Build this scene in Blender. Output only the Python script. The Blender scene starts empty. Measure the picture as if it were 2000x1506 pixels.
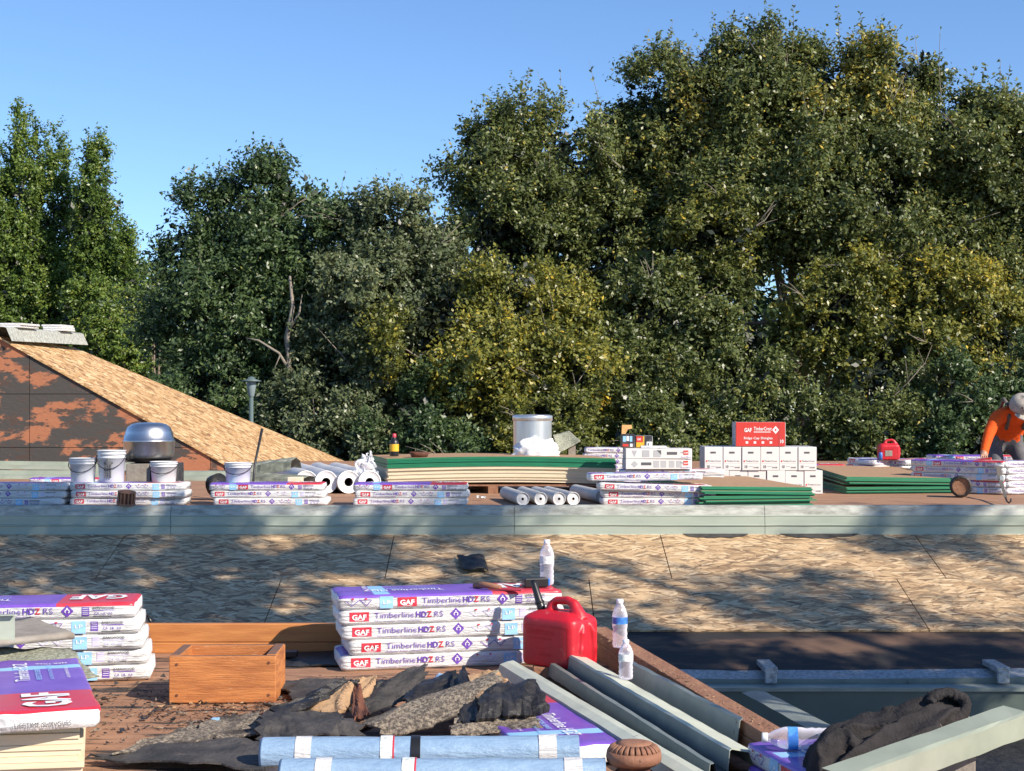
import bpy, bmesh, math, random
import numpy as np
from mathutils import Vector, Matrix, noise, Euler

# ------------------------------------------------------------------ camera, sky, sun, exposure
R = math.radians
scn = bpy.context.scene
C = scn.collection
F, HZ, EYE = 2900.0, 800.0, 1.14          # focal length in photo pixels, horizon row, eye height over near deck
FD = 0.29                                 # height of far deck over near deck
GROUND = -4.2
cam_d = bpy.data.cameras.new('camera')
cam = bpy.data.objects.new('camera', cam_d)
C.objects.link(cam)
cam.location = (0, 0, EYE)
cam.rotation_euler = (R(90), 0, 0)
cam_d.sensor_width = 36
cam_d.lens = 36 * F / 2000
cam_d.shift_y = (HZ - 753) / 2000
cam_d.clip_start, cam_d.clip_end = 0.1, 3000
scn.camera = cam

SUN_AZ, SUN_EL = 52.0, 34.0               # degrees to the right of straight behind the camera; elevation
S = Vector((math.sin(R(SUN_AZ)) * math.cos(R(SUN_EL)), -math.cos(R(SUN_AZ)) * math.cos(R(SUN_EL)), math.sin(R(SUN_EL))))
w = bpy.data.worlds.new('World')
scn.world = w
w.use_nodes = True
nt = w.node_tree
bg = nt.nodes['Background']
sky = nt.nodes.new('ShaderNodeTexSky')
sky.sky_type = 'NISHITA'
sky.sun_disc = False
sky.sun_elevation = R(SUN_EL)
sky.sun_rotation = R(180 - SUN_AZ)
sky.altitude = 900
sky.air_density, sky.dust_density, sky.ozone_density = 1.0, 0.0, 3.2
tint = nt.nodes.new('ShaderNodeMix')
tint.data_type, tint.blend_type = 'RGBA', 'MULTIPLY'
tint.inputs[0].default_value = 1
tint.inputs[7].default_value = (.80, .93, 1.08, 1)      # clear, deep blue autumn air
nt.links.new(sky.outputs[0], tint.inputs[6])
nt.links.new(tint.outputs[2], bg.inputs[0])
bg.inputs[1].default_value = 0.112
sun_d = bpy.data.lights.new('sun', 'SUN')
sun_d.energy = 5.0
sun_d.angle = R(0.53)
sun_d.color = (1.0, 0.90, 0.76)
sun = bpy.data.objects.new('sun', sun_d)
C.objects.link(sun)
sun.rotation_euler = S.to_track_quat('Z', 'Y').to_euler()
sun.location = (8, -6, 12)
scn.view_settings.view_transform = 'Standard'
scn.view_settings.look = 'None'
scn.view_settings.exposure = 0.6
scn.view_settings.gamma = 1
scn.cycles.max_bounces = 8
scn.cycles.transparent_max_bounces = 12

rnd = random.Random(7)
npr = np.random.default_rng(11)


# ------------------------------------------------------------------ pixels to places
def at(px, py, d):
    return Vector(((px - 1000) / F * d, d, EYE - (py - HZ) / F * d))


def on(px, py, z):
    d = (EYE - z) * F / (py - HZ)
    return Vector(((px - 1000) / F * d, d, z))


# ------------------------------------------------------------------ mesh builder
class MB:
    def __init__(self):
        self.v, self.f, self.m, self.s = [], [], [], []

    def add(self, vs, fs, m=0, smooth=False, M=None):
        o = len(self.v)
        for p in vs:
            p = Vector(p)
            self.v.append(M @ p if M else p)
        for f in fs:
            self.f.append([i + o for i in f])
            self.m.append(m)
            self.s.append(smooth)
        return self

    def box(self, lo, hi, m=0, M=None):
        (a, b, c), (d, e, f) = lo, hi
        return self.add([(a, b, c), (d, b, c), (d, e, c), (a, e, c), (a, b, f), (d, b, f), (d, e, f), (a, e, f)],
                        [(0, 3, 2, 1), (4, 5, 6, 7), (0, 1, 5, 4), (1, 2, 6, 5), (2, 3, 7, 6), (3, 0, 4, 7)], m, False, M)

    def prism(self, pts, vec, m=0):
        n = len(pts)
        vec = Vector(vec)
        vs = [Vector(p) for p in pts] + [Vector(p) + vec for p in pts]
        fs = [list(range(n))[::-1], list(range(n, 2 * n))] + [(i, (i + 1) % n, n + (i + 1) % n, n + i) for i in range(n)]
        return self.add(vs, fs, m)

    def lathe(self, prof, n=24, m=0, M=None, smooth=True, caps=False):
        vs, fs = [], []
        for r, z in prof:
            for k in range(n):
                a = 2 * math.pi * k / n
                vs.append((r * math.cos(a), r * math.sin(a), z))
        for i in range(len(prof) - 1):
            for k in range(n):
                k2 = (k + 1) % n
                fs.append((i * n + k, i * n + k2, (i + 1) * n + k2, (i + 1) * n + k))
        self.add(vs, fs, m, smooth, M)
        if caps:
            self.add([vs[k] for k in range(n)], [tuple(range(n))[::-1]], m, False, M)
            self.add(vs[-n:], [tuple(range(n))], m, False, M)
        return self

    def tube(self, path, rad, n=8, m=0, caps=True, smooth=True):
        path = [Vector(p) for p in path]
        if not hasattr(rad, '__len__'):
            rad = [rad] * len(path)
        vs, fs = [], []
        up = Vector((0, 0, 1))
        for i, p in enumerate(path):
            t = (path[min(i + 1, len(path) - 1)] - path[max(i - 1, 0)])
            if t.length < 1e-9:
                t = Vector((0, 0, 1))
            t.normalize()
            a = t.cross(up)
            if a.length < 0.05:
                a = t.cross(Vector((1, 0, 0)))
            a.normalize()
            b = t.cross(a)
            for k in range(n):
                c = 2 * math.pi * k / n
                vs.append(p + (a * math.cos(c) + b * math.sin(c)) * rad[i])
        for i in range(len(path) - 1):
            for k in range(n):
                k2 = (k + 1) % n
                fs.append((i * n + k, (i + 1) * n + k, (i + 1) * n + k2, i * n + k2))
        if caps:
            fs.append(tuple(range(n)))
            fs.append(tuple(range(len(vs) - n, len(vs)))[::-1])
        return self.add(vs, fs, m, smooth)

    def sheet(self, fn, nu, nv, m=0, smooth=True):
        vs = [fn(i / nu, j / nv) for j in range(nv + 1) for i in range(nu + 1)]
        fs = [(j * (nu + 1) + i, j * (nu + 1) + i + 1, (j + 1) * (nu + 1) + i + 1, (j + 1) * (nu + 1) + i) for j in range(nv) for i in range(nu)]
        return self.add(vs, fs, m, smooth)

    def mesh(self, name, mats):
        me = bpy.data.meshes.new(name)
        me.from_pydata([tuple(p) for p in self.v], [], self.f)
        for m in (mats if isinstance(mats, (list, tuple)) else [mats]):
            me.materials.append(m)
        me.polygons.foreach_set('material_index', self.m)
        me.polygons.foreach_set('use_smooth', self.s)
        me.update()
        return me

    def build(self, name, mats, parent=None, org=None):
        """vertices are in world space; they are re-based on the parent's or org's location"""
        o = parent.location if parent is not None else (Vector(org) if org is not None else None)
        if parent is not None and parent.parent is not None:
            o = parent.location + parent.parent.location
        if o is not None:
            self.v = [p - o for p in self.v]
        ob = bpy.data.objects.new(name, self.mesh(name, mats))
        C.objects.link(ob)
        if parent is not None:
            ob.parent = parent
        elif org is not None:
            ob.location = org
        return ob

    def local(self, name, mats, parent=None):
        ob = bpy.data.objects.new(name, self.mesh(name, mats))
        C.objects.link(ob)
        ob.parent = parent
        return ob


def tag(o, label=None, cat=None, group=None, kind=None):
    if label:
        o['label'] = label
    if cat:
        o['category'] = cat
    if group:
        o['group'] = group
    if kind:
        o['kind'] = kind
    return o


def thing(name, label, cat, loc=(0, 0, 0), rotz=0, group=None):
    o = bpy.data.objects.new(name, None)
    C.objects.link(o)
    o.empty_display_size = 0.1
    o.location = loc
    o.rotation_euler = (0, 0, R(rotz))
    return tag(o, label, cat, group)


def link(name, me, parent=None, loc=(0, 0, 0), rot=(0, 0, 0)):
    o = bpy.data.objects.new(name, me)
    C.objects.link(o)
    o.parent = parent
    o.location = loc
    o.rotation_euler = rot
    return o


def bevel(o, wd=0.004, seg=2):
    b = o.modifiers.new('bevel', 'BEVEL')
    b.width, b.segments, b.limit_method = wd, seg, 'ANGLE'
    return o


# ------------------------------------------------------------------ materials
def nodes(name):
    m = bpy.data.materials.new(name)
    m.use_nodes = True
    t = m.node_tree
    return m, t, t.nodes, t.links, t.nodes['Principled BSDF']


def mat(name, col, rough=0.6, metal=0.0, col2=None, scale=6.0, stretch=(1, 1, 1), thr=(0.4, 0.6), bump=0.0, bscale=None,
        bstretch=None, col3=None, scale3=40.0, thr3=(0.6, 0.7), spec=0.5, detail=6.0, rot=(0, 0, 0)):
    m, t, N, L, p = nodes(name)
    p.inputs['Roughness'].default_value = rough
    p.inputs['Metallic'].default_value = metal
    p.inputs['Specular IOR Level'].default_value = spec
    tc = N.new('ShaderNodeTexCoord')

    def ramped(sc, st, th, seed):
        mp = N.new('ShaderNodeMapping')
        mp.inputs['Scale'].default_value = st
        mp.inputs['Rotation'].default_value = rot
        mp.inputs['Location'].default_value = (seed, seed * .7, seed * .3)
        L.new(tc.outputs['Object'], mp.inputs[0])
        n = N.new('ShaderNodeTexNoise')
        n.inputs['Scale'].default_value = sc
        n.inputs['Detail'].default_value = detail
        n.inputs['Roughness'].default_value = 0.62
        L.new(mp.outputs[0], n.inputs['Vector'])
        r = N.new('ShaderNodeMapRange')
        r.inputs['From Min'].default_value, r.inputs['From Max'].default_value = th
        L.new(n.outputs[0], r.inputs[0])
        return r.outputs[0]
    out = None
    if col2 is not None:
        mx = N.new('ShaderNodeMix')
        mx.data_type = 'RGBA'
        mx.inputs[6].default_value = (*col, 1)
        mx.inputs[7].default_value = (*col2, 1)
        L.new(ramped(scale, stretch, thr, 0), mx.inputs[0])
        out = mx.outputs[2]
        if col3 is not None:
            m3 = N.new('ShaderNodeMix')
            m3.data_type = 'RGBA'
            m3.inputs[7].default_value = (*col3, 1)
            L.new(out, m3.inputs[6])
            L.new(ramped(scale3, stretch, thr3, 3.7), m3.inputs[0])
            out = m3.outputs[2]
        L.new(out, p.inputs['Base Color'])
    else:
        p.inputs['Base Color'].default_value = (*col, 1)
    if bump:
        b = N.new('ShaderNodeBump')
        b.inputs['Strength'].default_value = bump
        b.inputs['Distance'].default_value = 0.02
        L.new(ramped(bscale or scale * 4, bstretch or stretch, (0, 1), 9.1), b.inputs['Height'])
        L.new(b.outputs[0], p.inputs['Normal'])
    return m


def osb_mat(name, tones, sx, sy, sz, rot=(0, 0, 0), edge=0.35):
    m, t, N, L, p = nodes(name)
    p.inputs['Roughness'].default_value = 0.75
    tc = N.new('ShaderNodeTexCoord')
    nz = N.new('ShaderNodeTexNoise')
    nz.inputs['Scale'].default_value = 3.0
    L.new(tc.outputs['Object'], nz.inputs['Vector'])
    mixed, hts = None, None
    for k, (ra, off) in enumerate(((0.0, 0), (0.5, 5.3), (-0.6, 11.9))):
        mp = N.new('ShaderNodeMapping')
        mp.vector_type = 'TEXTURE'
        mp.inputs['Rotation'].default_value = (rot[0], rot[1], rot[2] + ra)
        mp.inputs['Scale'].default_value = (1 / sx, 1 / sy, 1 / sz)
        mp.inputs['Location'].default_value = (off * .1, off * .13, 0)
        wv = N.new('ShaderNodeVectorMath')
        wv.operation = 'MULTIPLY_ADD'
        wv.inputs[1].default_value = (0.04, 0.04, 0.04)
        L.new(nz.outputs['Color'], wv.inputs[0])
        L.new(tc.outputs['Object'], wv.inputs[2])
        L.new(wv.outputs[0], mp.inputs[0])
        vo = N.new('ShaderNodeTexVoronoi')
        vo.inputs['Scale'].default_value = 1.0
        L.new(mp.outputs[0], vo.inputs['Vector'])
        ve = N.new('ShaderNodeTexVoronoi')
        ve.feature = 'DISTANCE_TO_EDGE'
        ve.inputs['Scale'].default_value = 1.0
        L.new(mp.outputs[0], ve.inputs['Vector'])
        sep = N.new('ShaderNodeSeparateColor')
        L.new(vo.outputs['Color'], sep.inputs[0])
        ramp = N.new('ShaderNodeValToRGB')
        ramp.color_ramp.elements[0].color = (*tones[0], 1)
        ramp.color_ramp.elements[1].color = (*tones[-1], 1)
        for i, c in enumerate(tones[1:-1]):
            e = ramp.color_ramp.elements.new((i + 1) / (len(tones) - 1))
            e.color = (*c, 1)
        L.new(sep.outputs[0], ramp.inputs[0])
        mr = N.new('ShaderNodeMapRange')
        mr.inputs['From Max'].default_value = 0.10
        mr.inputs['To Min'].default_value = 1 - edge
        L.new(ve.outputs['Distance'], mr.inputs[0])
        mul = N.new('ShaderNodeMix')
        mul.data_type = 'RGBA'
        mul.blend_type = 'MULTIPLY'
        mul.inputs[0].default_value = 1
        L.new(ramp.outputs[0], mul.inputs[6])
        L.new(mr.outputs[0], mul.inputs[7])
        if mixed is None:
            mixed, hts = mul.outputs[2], sep.outputs[1]
        else:
            gt = N.new('ShaderNodeMath')
            gt.operation = 'GREATER_THAN'
            gt.inputs[1].default_value = 0.55 + 0.1 * k
            L.new(sep.outputs[2], gt.inputs[0])
            mm = N.new('ShaderNodeMix')
            mm.data_type = 'RGBA'
            L.new(gt.outputs[0], mm.inputs[0])
            L.new(mixed, mm.inputs[6])
            L.new(mul.outputs[2], mm.inputs[7])
            mixed = mm.outputs[2]
    L.new(mixed, p.inputs['Base Color'])
    b = N.new('ShaderNodeBump')
    b.inputs['Strength'].default_value = 0.5
    b.inputs['Distance'].default_value = 0.01
    L.new(mixed, b.inputs['Height'])
    L.new(b.outputs[0], p.inputs['Normal'])
    return m


def leaf_mat(name, dark, mid, light, yellow, transl=0.25):
    m, t, N, L, p = nodes(name)
    a = N.new('ShaderNodeAttribute')
    a.attribute_name = 'tint'
    r = N.new('ShaderNodeValToRGB')
    e = r.color_ramp.elements
    e[0].position, e[0].color = 0.0, (*dark, 1)
    e[1].position, e[1].color = 1.0, (*yellow, 1)
    for pos, c in ((0.35, mid), (0.7, light)):
        x = e.new(pos)
        x.color = (*c, 1)
    L.new(a.outputs['Fac'], r.inputs[0])
    L.new(r.outputs[0], p.inputs['Base Color'])
    p.inputs['Roughness'].default_value = 0.40
    p.inputs['Specular IOR Level'].default_value = 0.5
    tr = N.new('ShaderNodeBsdfTranslucent')
    L.new(r.outputs[0], tr.inputs[0])
    mx = N.new('ShaderNodeMixShader')
    mx.inputs[0].default_value = transl
    L.new(p.outputs[0], mx.inputs[1])
    L.new(tr.outputs[0], mx.inputs[2])
    L.new(mx.outputs[0], N['Material Output'].inputs[0])
    return m


def clear_mat(name, tint=(0.92, 0.9, 0.96), solid=0.28):
    m, t, N, L, p = nodes(name)
    p.inputs['Base Color'].default_value = (*tint, 1)
    p.inputs['Roughness'].default_value = 0.12
    p.inputs['Specular IOR Level'].default_value = 0.9
    tr = N.new('ShaderNodeBsdfTransparent')
    tr.inputs[0].default_value = (0.97, 0.96, 0.98, 1)
    lw = N.new('ShaderNodeLayerWeight')
    lw.inputs[0].default_value = 0.45
    ad = N.new('ShaderNodeMath')
    ad.operation = 'ADD'
    ad.use_clamp = True
    ad.inputs[1].default_value = solid
    L.new(lw.outputs['Facing'], ad.inputs[0])
    mx = N.new('ShaderNodeMixShader')
    L.new(ad.outputs[0], mx.inputs[0])
    L.new(tr.outputs[0], mx.inputs[1])
    L.new(p.outputs[0], mx.inputs[2])
    L.new(mx.outputs[0], N['Material Output'].inputs[0])
    return m


M = {}
M['osb'] = osb_mat('osb', [(.20, .125, .07), (.40, .26, .14), (.52, .35, .19), (.60, .42, .24), (.66, .50, .31)], 5.5, 36, 36, (0, 0, 0), .55)
M['osb_gable'] = osb_mat('osb_gable', [(.24, .12, .05), (.44, .25, .10), (.54, .33, .15), (.60, .38, .18), (.74, .54, .30)], 7, 9, 20, (0, 0, .5), .45)
M['ply'] = mat('weathered_plywood', (.26, .135, .075), .8, 0, (.38, .21, .12), 2.2, (1, 5, 1), (.35, .65), .25, 14, None, (.10, .065, .045), 5, (.62, .72))
M['ply_near'] = mat('stained_plywood', (.27, .135, .075), .8, 0, (.37, .20, .115), 3.0, (1, 6, 1), (.35, .65), .3, 22, None, (.035, .028, .024), 3.2, (.53, .60))
M['ply_top'] = mat('osb_sheet_top', (.30, .17, .09), .8, 0, (.42, .27, .15), 26, (1, 2.5, 1), (.35, .65), .3, 50)
M['gable_wall'] = mat('peeled_wall', (.060, .054, .050), .85, 0, (.36, .14, .07), 1.5, (.8, 1, 1.7), (.50, .535), .35, 14, None, (.075, .050, .04), 6.5, (.55, .60), detail=12)
M['dark_ply'] = mat('tarred_plywood', (.022, .019, .018), .75, 0, (.12, .07, .045), 1.6, (.7, 2.4, 1), (.46, .60), .3, 20, detail=9)
M['sage'] = mat('sage_metal', (.36, .40, .33), .5, 0, (.30, .34, .28), 2.5, (.6, 3, 3), (.35, .65), .08, 8, None, (.18, .15, .11), 18, (.70, .76))
M['sage_worn'] = mat('worn_sage_metal', (.46, .47, .42), .6, 0, (.22, .22, .19), 11, (.6, 2, 2), (.38, .66), .25, 20, None, (.16, .09, .05), 7, (.66, .74))
M['sage_pale'] = mat('pale_sage_metal', (.31, .34, .27), .55, 0, (.25, .28, .22), 5, (1, 1, 1), (.35, .65), .05, 9, None, (.14, .09, .05), 25, (.70, .76))
M['sage_lit'] = mat('lit_sage_metal', (.56, .58, .47), .5, 0, (.46, .48, .39), 6, (1, 1, 1), (.35, .65), .08, 9, None, (.20, .16, .11), 22, (.69, .75))  # brighter copy of the sage metal, paints sunlight on the upward faces
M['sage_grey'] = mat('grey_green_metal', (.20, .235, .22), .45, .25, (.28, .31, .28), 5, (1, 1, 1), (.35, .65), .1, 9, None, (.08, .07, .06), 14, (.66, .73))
M['dark_green'] = mat('dark_green_metal', (.075, .10, .09), .5, 0, (.10, .13, .115), 3, (1, 1, 1), (.3, .7))
M['galv'] = mat('spangled_galvanised', (.22, .24, .25), .5, .3, (.40, .42, .44), 38, (1, 1, 1), (.42, .58))
M['moss_metal'] = mat('mossy_metal', (.12, .13, .10), .75, 0, (.30, .31, .25), 7, (1, 2, 2), (.4, .65), .3, 20)
M['lumber'] = mat('orange_lumber', (.55, .22, .065), .65, 0, (.40, .14, .04), 3.5, (1, 6, 9), (.38, .66), .12, 12, None, (.12, .05, .025), 9, (.68, .75))
M['lumber_old'] = mat('weathered_lumber', (.33, .165, .09), .8, 0, (.22, .10, .055), 7, (3, 1, 4), (.35, .65), .35, 25, None, (.45, .30, .19), 22, (.64, .70))
M['box_wood'] = mat('box_wood', (.58, .215, .060), .6, 0, (.33, .105, .03), 2.6, (1.6, 3, 16), (.36, .66), .35, 12, (1.5, 3, 20), (.62, .42, .24), 17, (.635, .68))
M['box_end'] = mat('box_wood_grain', (.20, .10, .06), .8, 0, (.12, .07, .05), 20, (1, 1, 1), (.35, .65))
M['tar'] = mat('black_tar', (.012, .011, .011), .45, 0, (.035, .031, .028), 14, (1, 1, 1), (.4, .65), .7, 24, detail=9)
M['felt'] = mat('torn_felt', (.028, .026, .026), .75, 0, (.075, .066, .060), 9, (1, 1, 1), (.4, .65), .6, 30)
M['gravel_felt'] = mat('gravelled_felt', (.34, .28, .21), .95, 0, (.10, .08, .065), 75, (1, 1, 1), (.42, .58), .9, 90, None, (.05, .04, .035), 5, (.56, .66))
M['fibre'] = mat('fibre_board', (.42, .27, .15), .9, 0, (.32, .19, .10), 16, (1, 1, 1), (.35, .65), .5, 40, None, (.05, .04, .03), 7, (.66, .70))
M['granule'] = mat('granule_sheet', (.34, .35, .27), .95, 0, (.20, .20, .15), 70, (1, 1, 1), (.42, .58), .6, 90)
M['wrap'] = mat('white_wrap', (.72, .71, .70), .36, 0, (.69, .68, .68), 5, (1, 1, 1), (.3, .7), 1.0, 11, (.8, 4, 7))
M['wrap_end'] = mat('wrap_end', (.74, .73, .72), .45, 0, (.60, .60, .62), 16, (1, 1, 1), (.4, .65), .4, 30)
M['purple'] = mat('purple_print', (.16, .065, .42), .33, 0, (.20, .10, .48), 9, (1, 1, 1), (.4, .65))
M['red'] = mat('red_print', (.58, .028, .05), .33, 0, (.50, .05, .07), 9, (1, 1, 1), (.4, .65))
M['sky_blue'] = mat('light_blue_print', (.30, .56, .82), .35)
M['ink'] = mat('purple_ink', (.15, .06, .38), .4)
M['grey_ink'] = mat('grey_ink', (.10, .10, .11), .5)
M['pale_ink'] = mat('pale_lilac_ink', (.55, .50, .72), .5)
M['white_ink'] = mat('white_ink', (.82, .82, .82), .4)
M['cream'] = mat('cream_board', (.74, .64, .46), .8, 0, (.66, .55, .38), 3, (1, 1, 20), (.35, .65), .1, 30)
M['green_edge'] = mat('green_painted_edge', (.005, .20, .095), .55, 0, (.004, .12, .055), 5, (1, 1, 30), (.4, .7))
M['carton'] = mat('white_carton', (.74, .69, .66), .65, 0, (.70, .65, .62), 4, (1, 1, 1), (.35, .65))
M['carton_grey_and_shade'] = mat('grey_and_shaded_carton', (.42, .42, .43), .7)  # real grey of seams and print; on white cartons it paints side shade
M['carton_red'] = mat('red_carton', (.62, .045, .03), .5, 0, (.56, .04, .03), 4, (1, 1, 1), (.35, .65))
M['cardboard'] = mat('cardboard', (.42, .25, .13), .85)
M['kraft'] = mat('orange_kraft', (.62, .34, .13), .8)
M['black'] = mat('black_plastic', (.014, .014, .015), .35)
M['rubber'] = mat('black_rubber', (.018, .018, .018), .7)
M['gas_red'] = mat('red_polyethylene', (.56, .012, .025), .42, 0, (.46, .015, .025), 8, (1, 1, 1), (.4, .65), .12, 26, None, (.50, .10, .085), 13, (.60, .70))
M['white_plastic'] = mat('white_plastic', (.80, .80, .82), .35)
M['bucket'] = mat('cloudy_plastic', (.56, .57, .60), .4, 0, (.64, .64, .66), 6, (1, 1, 1), (.35, .65))
M['alu'] = mat('aluminium', (.74, .74, .73), .33, 1.0, (.62, .62, .61), 4, (1, 1, 1), (.35, .65), .06, 9)
M['galv_drum'] = mat('galvanised_drum', (.62, .62, .61), .38, .85, (.72, .72, .71), 4, (9, 9, .4), (.35, .65))
M['steel_dark'] = mat('dark_steel', (.05, .05, .052), .5, .6)
M['terracotta'] = mat('rust_brown_paint', (.30, .145, .085), .75, 0, (.22, .095, .055), 9, (1, 1, 1), (.35, .68), .3, 30, None, (.09, .035, .02), 22, (.64, .70))
M['rust'] = mat('rust', (.17, .06, .03), .85, 0, (.08, .03, .02), 12, (1, 1, 1), (.4, .6))
M['roll_blue'] = mat('pale_blue_film', (.27, .39, .53), .34, 0, (.21, .32, .47), 6, (1, 3, 3), (.35, .65), .7, 9)
M['roll_white'] = mat('white_membrane', (.64, .63, .62), .45, 0, (.50, .50, .52), 3, (1, 1, 1), (.4, .65), .25, 9)
M['roll_grey'] = mat('grey_white_membrane', (.52, .50, .48), .6, 0, (.42, .41, .40), 5, (1, 1, 1), (.35, .65), .3, 12)
M['film'] = clear_mat('clear_film', (.9, .9, .93), .5)
M['pet'] = clear_mat('clear_bottle', (.88, .84, .92), .17)
M['blue_label'] = mat('blue_label', (.04, .16, .52), .35, 0, (.10, .34, .72), 22, (1, 1, 1), (.45, .6))
M['white_label'] = mat('white_label', (.76, .77, .76), .45, 0, (.42, .47, .45), 70, (1, 1, 2), (.52, .60))
M['bag'] = mat('white_bag', (.80, .80, .80), .4, 0, (.66, .68, .72), 9, (1, 1, 1), (.4, .65), .5, 16)
M['cloth'] = mat('charcoal_fleece', (.028, .026, .027), .97, 0, (.042, .038, .039), 22, (1, 1, 1), (.35, .65), .5, 130, None, (.22, .17, .12), 95, (.735, .76), spec=.15)
M['bark'] = mat('bark', (.16, .125, .095), .9, 0, (.27, .22, .17), 6, (3, 3, .6), (.35, .65), .5, 12)
M['twig'] = mat('pale_twig', (.27, .23, .185), .9, 0, (.17, .145, .115), 6, (1, 1, 1), (.35, .65))
M['ground'] = mat('dry_ground', (.10, .095, .05), .95, 0, (.16, .13, .08), .6, (1, 1, 1), (.35, .65))
M['stucco'] = mat('stucco_wall', (.40, .35, .28), .9, 0, (.34, .29, .23), 3, (1, 1, 1), (.35, .65))
M['orange'] = mat('orange_cotton', (.78, .105, .015), .85, 0, (.66, .08, .012), 9, (1, 1, 1), (.35, .65), .4, 26, spec=.2)
M['jeans'] = mat('grey_trousers', (.10, .10, .11), .9, 0, (.14, .14, .15), 20, (1, 1, 1), (.35, .65), .3, 40, spec=.2)
M['skin'] = mat('skin', (.42, .23, .15), .55)
M['cap'] = mat('grey_cap', (.40, .36, .31), .9, 0, (.26, .23, .20), 14, (1, 1, 1), (.4, .65), .3, 60)
M['hair'] = mat('dark_hair', (.02, .015, .012), .6)
M['yellow'] = mat('yellow_label', (.75, .42, .03), .4)
M['lamp_grey'] = mat('lamp_green_grey', (.09, .13, .13), .5)
M['lamp_glass'] = mat('lamp_glass', (.20, .25, .26), .3)
M['blue'] = mat('blue_plastic', (.05, .18, .55), .35)
M['strap'] = mat('grey_brown_strap', (.11, .095, .08), .85)
M['dark_print'] = mat('dark_photo_print', (.03, .03, .035), .45, 0, (.10, .09, .09), 12, (1, 1, 1), (.45, .6))
M['roof_scrap'] = mat('grey_cement_board', (.22, .19, .16), .9, 0, (.30, .27, .23), 12, (1, 1, 1), (.35, .65), .3, 40)
M['leaf_olive'] = leaf_mat('olive_leaves', (0.046, 0.066, 0.021), (0.120, 0.150, 0.043), (0.205, 0.228, 0.066), (0.524, 0.388, 0.057), .32)
M['leaf_dark'] = leaf_mat('dark_leaves', (0.030, 0.055, 0.021), (0.075, 0.123, 0.043), (0.131, 0.188, 0.064), (0.274, 0.251, 0.068), .32)
M['leaf_grey'] = leaf_mat('grey_green_leaves', (0.050, 0.071, 0.034), (0.114, 0.146, 0.066), (0.188, 0.217, 0.103), (0.342, 0.308, 0.125), .32)
M['leaf_yellow'] = leaf_mat('yellowing_leaves', (0.068, 0.084, 0.021), (0.177, 0.196, 0.041), (0.342, 0.308, 0.051), (0.700, 0.502, 0.057), .35)
M['leaf_poplar'] = leaf_mat('poplar_leaves', (0.039, 0.078, 0.016), (0.105, 0.171, 0.032), (0.199, 0.274, 0.052), (0.376, 0.365, 0.063), .35)
M['leaf_core_shade'] = leaf_mat('shade_inner_leaves', (.010, .016, .008), (.018, .026, .011), (.03, .04, .016), (.05, .055, .02), .1)  # near-black leaf colour paints the shade inside the crowns


# ------------------------------------------------------------------ lettering
_tc = {}


def text_mesh(s, size, bold=0.0, width=None):
    """flat triangles of a line of text: list of verts (x, y), faces; origin at left of the baseline"""
    key = (s, bold)
    if key not in _tc:
        cu = bpy.data.curves.new('t', 'FONT')
        cu.body = s
        cu.size = 1
        cu.offset = bold
        cu.resolution_u = 2
        ob = bpy.data.objects.new('t', cu)
        C.objects.link(ob)
        bpy.context.view_layer.update()
        me = bpy.data.meshes.new_from_object(ob.evaluated_get(bpy.context.evaluated_depsgraph_get()))
        vs = [(v.co.x, v.co.y) for v in me.vertices]
        fs = [tuple(p.vertices) for p in me.polygons]
        bpy.data.objects.remove(ob)
        bpy.data.curves.remove(cu)
        bpy.data.meshes.remove(me)
        _tc[key] = (vs, fs)
    vs, fs = _tc[key]
    wmax = max(v[0] for v in vs)
    k = size if width is None else width / wmax
    return [(x * k, y * size) for x, y in vs], fs


class Print:
    """flat print pressed on a face: 2-D shapes mapped to 3-D by fn(u, v, lift)"""
    def __init__(self, fn):
        self.b, self.fn, self.k = MB(), fn, 0

    def poly(self, pts, m, lift=0):
        self.b.add([self.fn(u, v, lift) for u, v in pts], [tuple(range(len(pts)))], m)

    def rect(self, u0, v0, u1, v1, m, lift=0, nu=1):
        nv = 5 if nu > 1 else 1
        for i in range(nu):
            a, b = u0 + (u1 - u0) * i / nu, u0 + (u1 - u0) * (i + 1) / nu
            for j in range(nv):
                c, d = v0 + (v1 - v0) * j / nv, v0 + (v1 - v0) * (j + 1) / nv
                self.poly([(a, c), (b, c), (b, d), (a, d)], m, lift)

    def text(self, s, u, v, size, m, bold=0.0, width=None, lift=1, ang=0):
        vs, fs = text_mesh(s, size, bold, width)
        c, sn = math.cos(R(ang)), math.sin(R(ang))
        self.b.add([self.fn(u + x * c - y * sn, v + x * sn + y * c, lift) for x, y in vs], fs, m)

    def line(self, pts, wd, m, lift=1):
        for (a, b), (c, d) in zip(pts, pts[1:]):
            n = Vector((b - d, c - a))
            n = n.normalized() * wd / 2
            self.poly([(a + n.x, b + n.y), (c + n.x, d + n.y), (c - n.x, d - n.y), (a - n.x, b - n.y)][::-1], m, lift)


# ------------------------------------------------------------------ shingle packs (1.0 x 0.337 x 0.065 m)
PL, PW, PT = 1.0, 0.337, 0.065


def wrinkle(x, z, v):
    q = Vector((x * 2.3 + v * 7.1, z * 26 + x * (4 if v % 2 else -5), v * 3.3))
    e = 0.45 + 1.1 * abs(2 * x / PL) ** 2
    return 0.0075 * e * noise.noise(q) + 0.0035 * e * noise.noise(q * 2.7)


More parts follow.
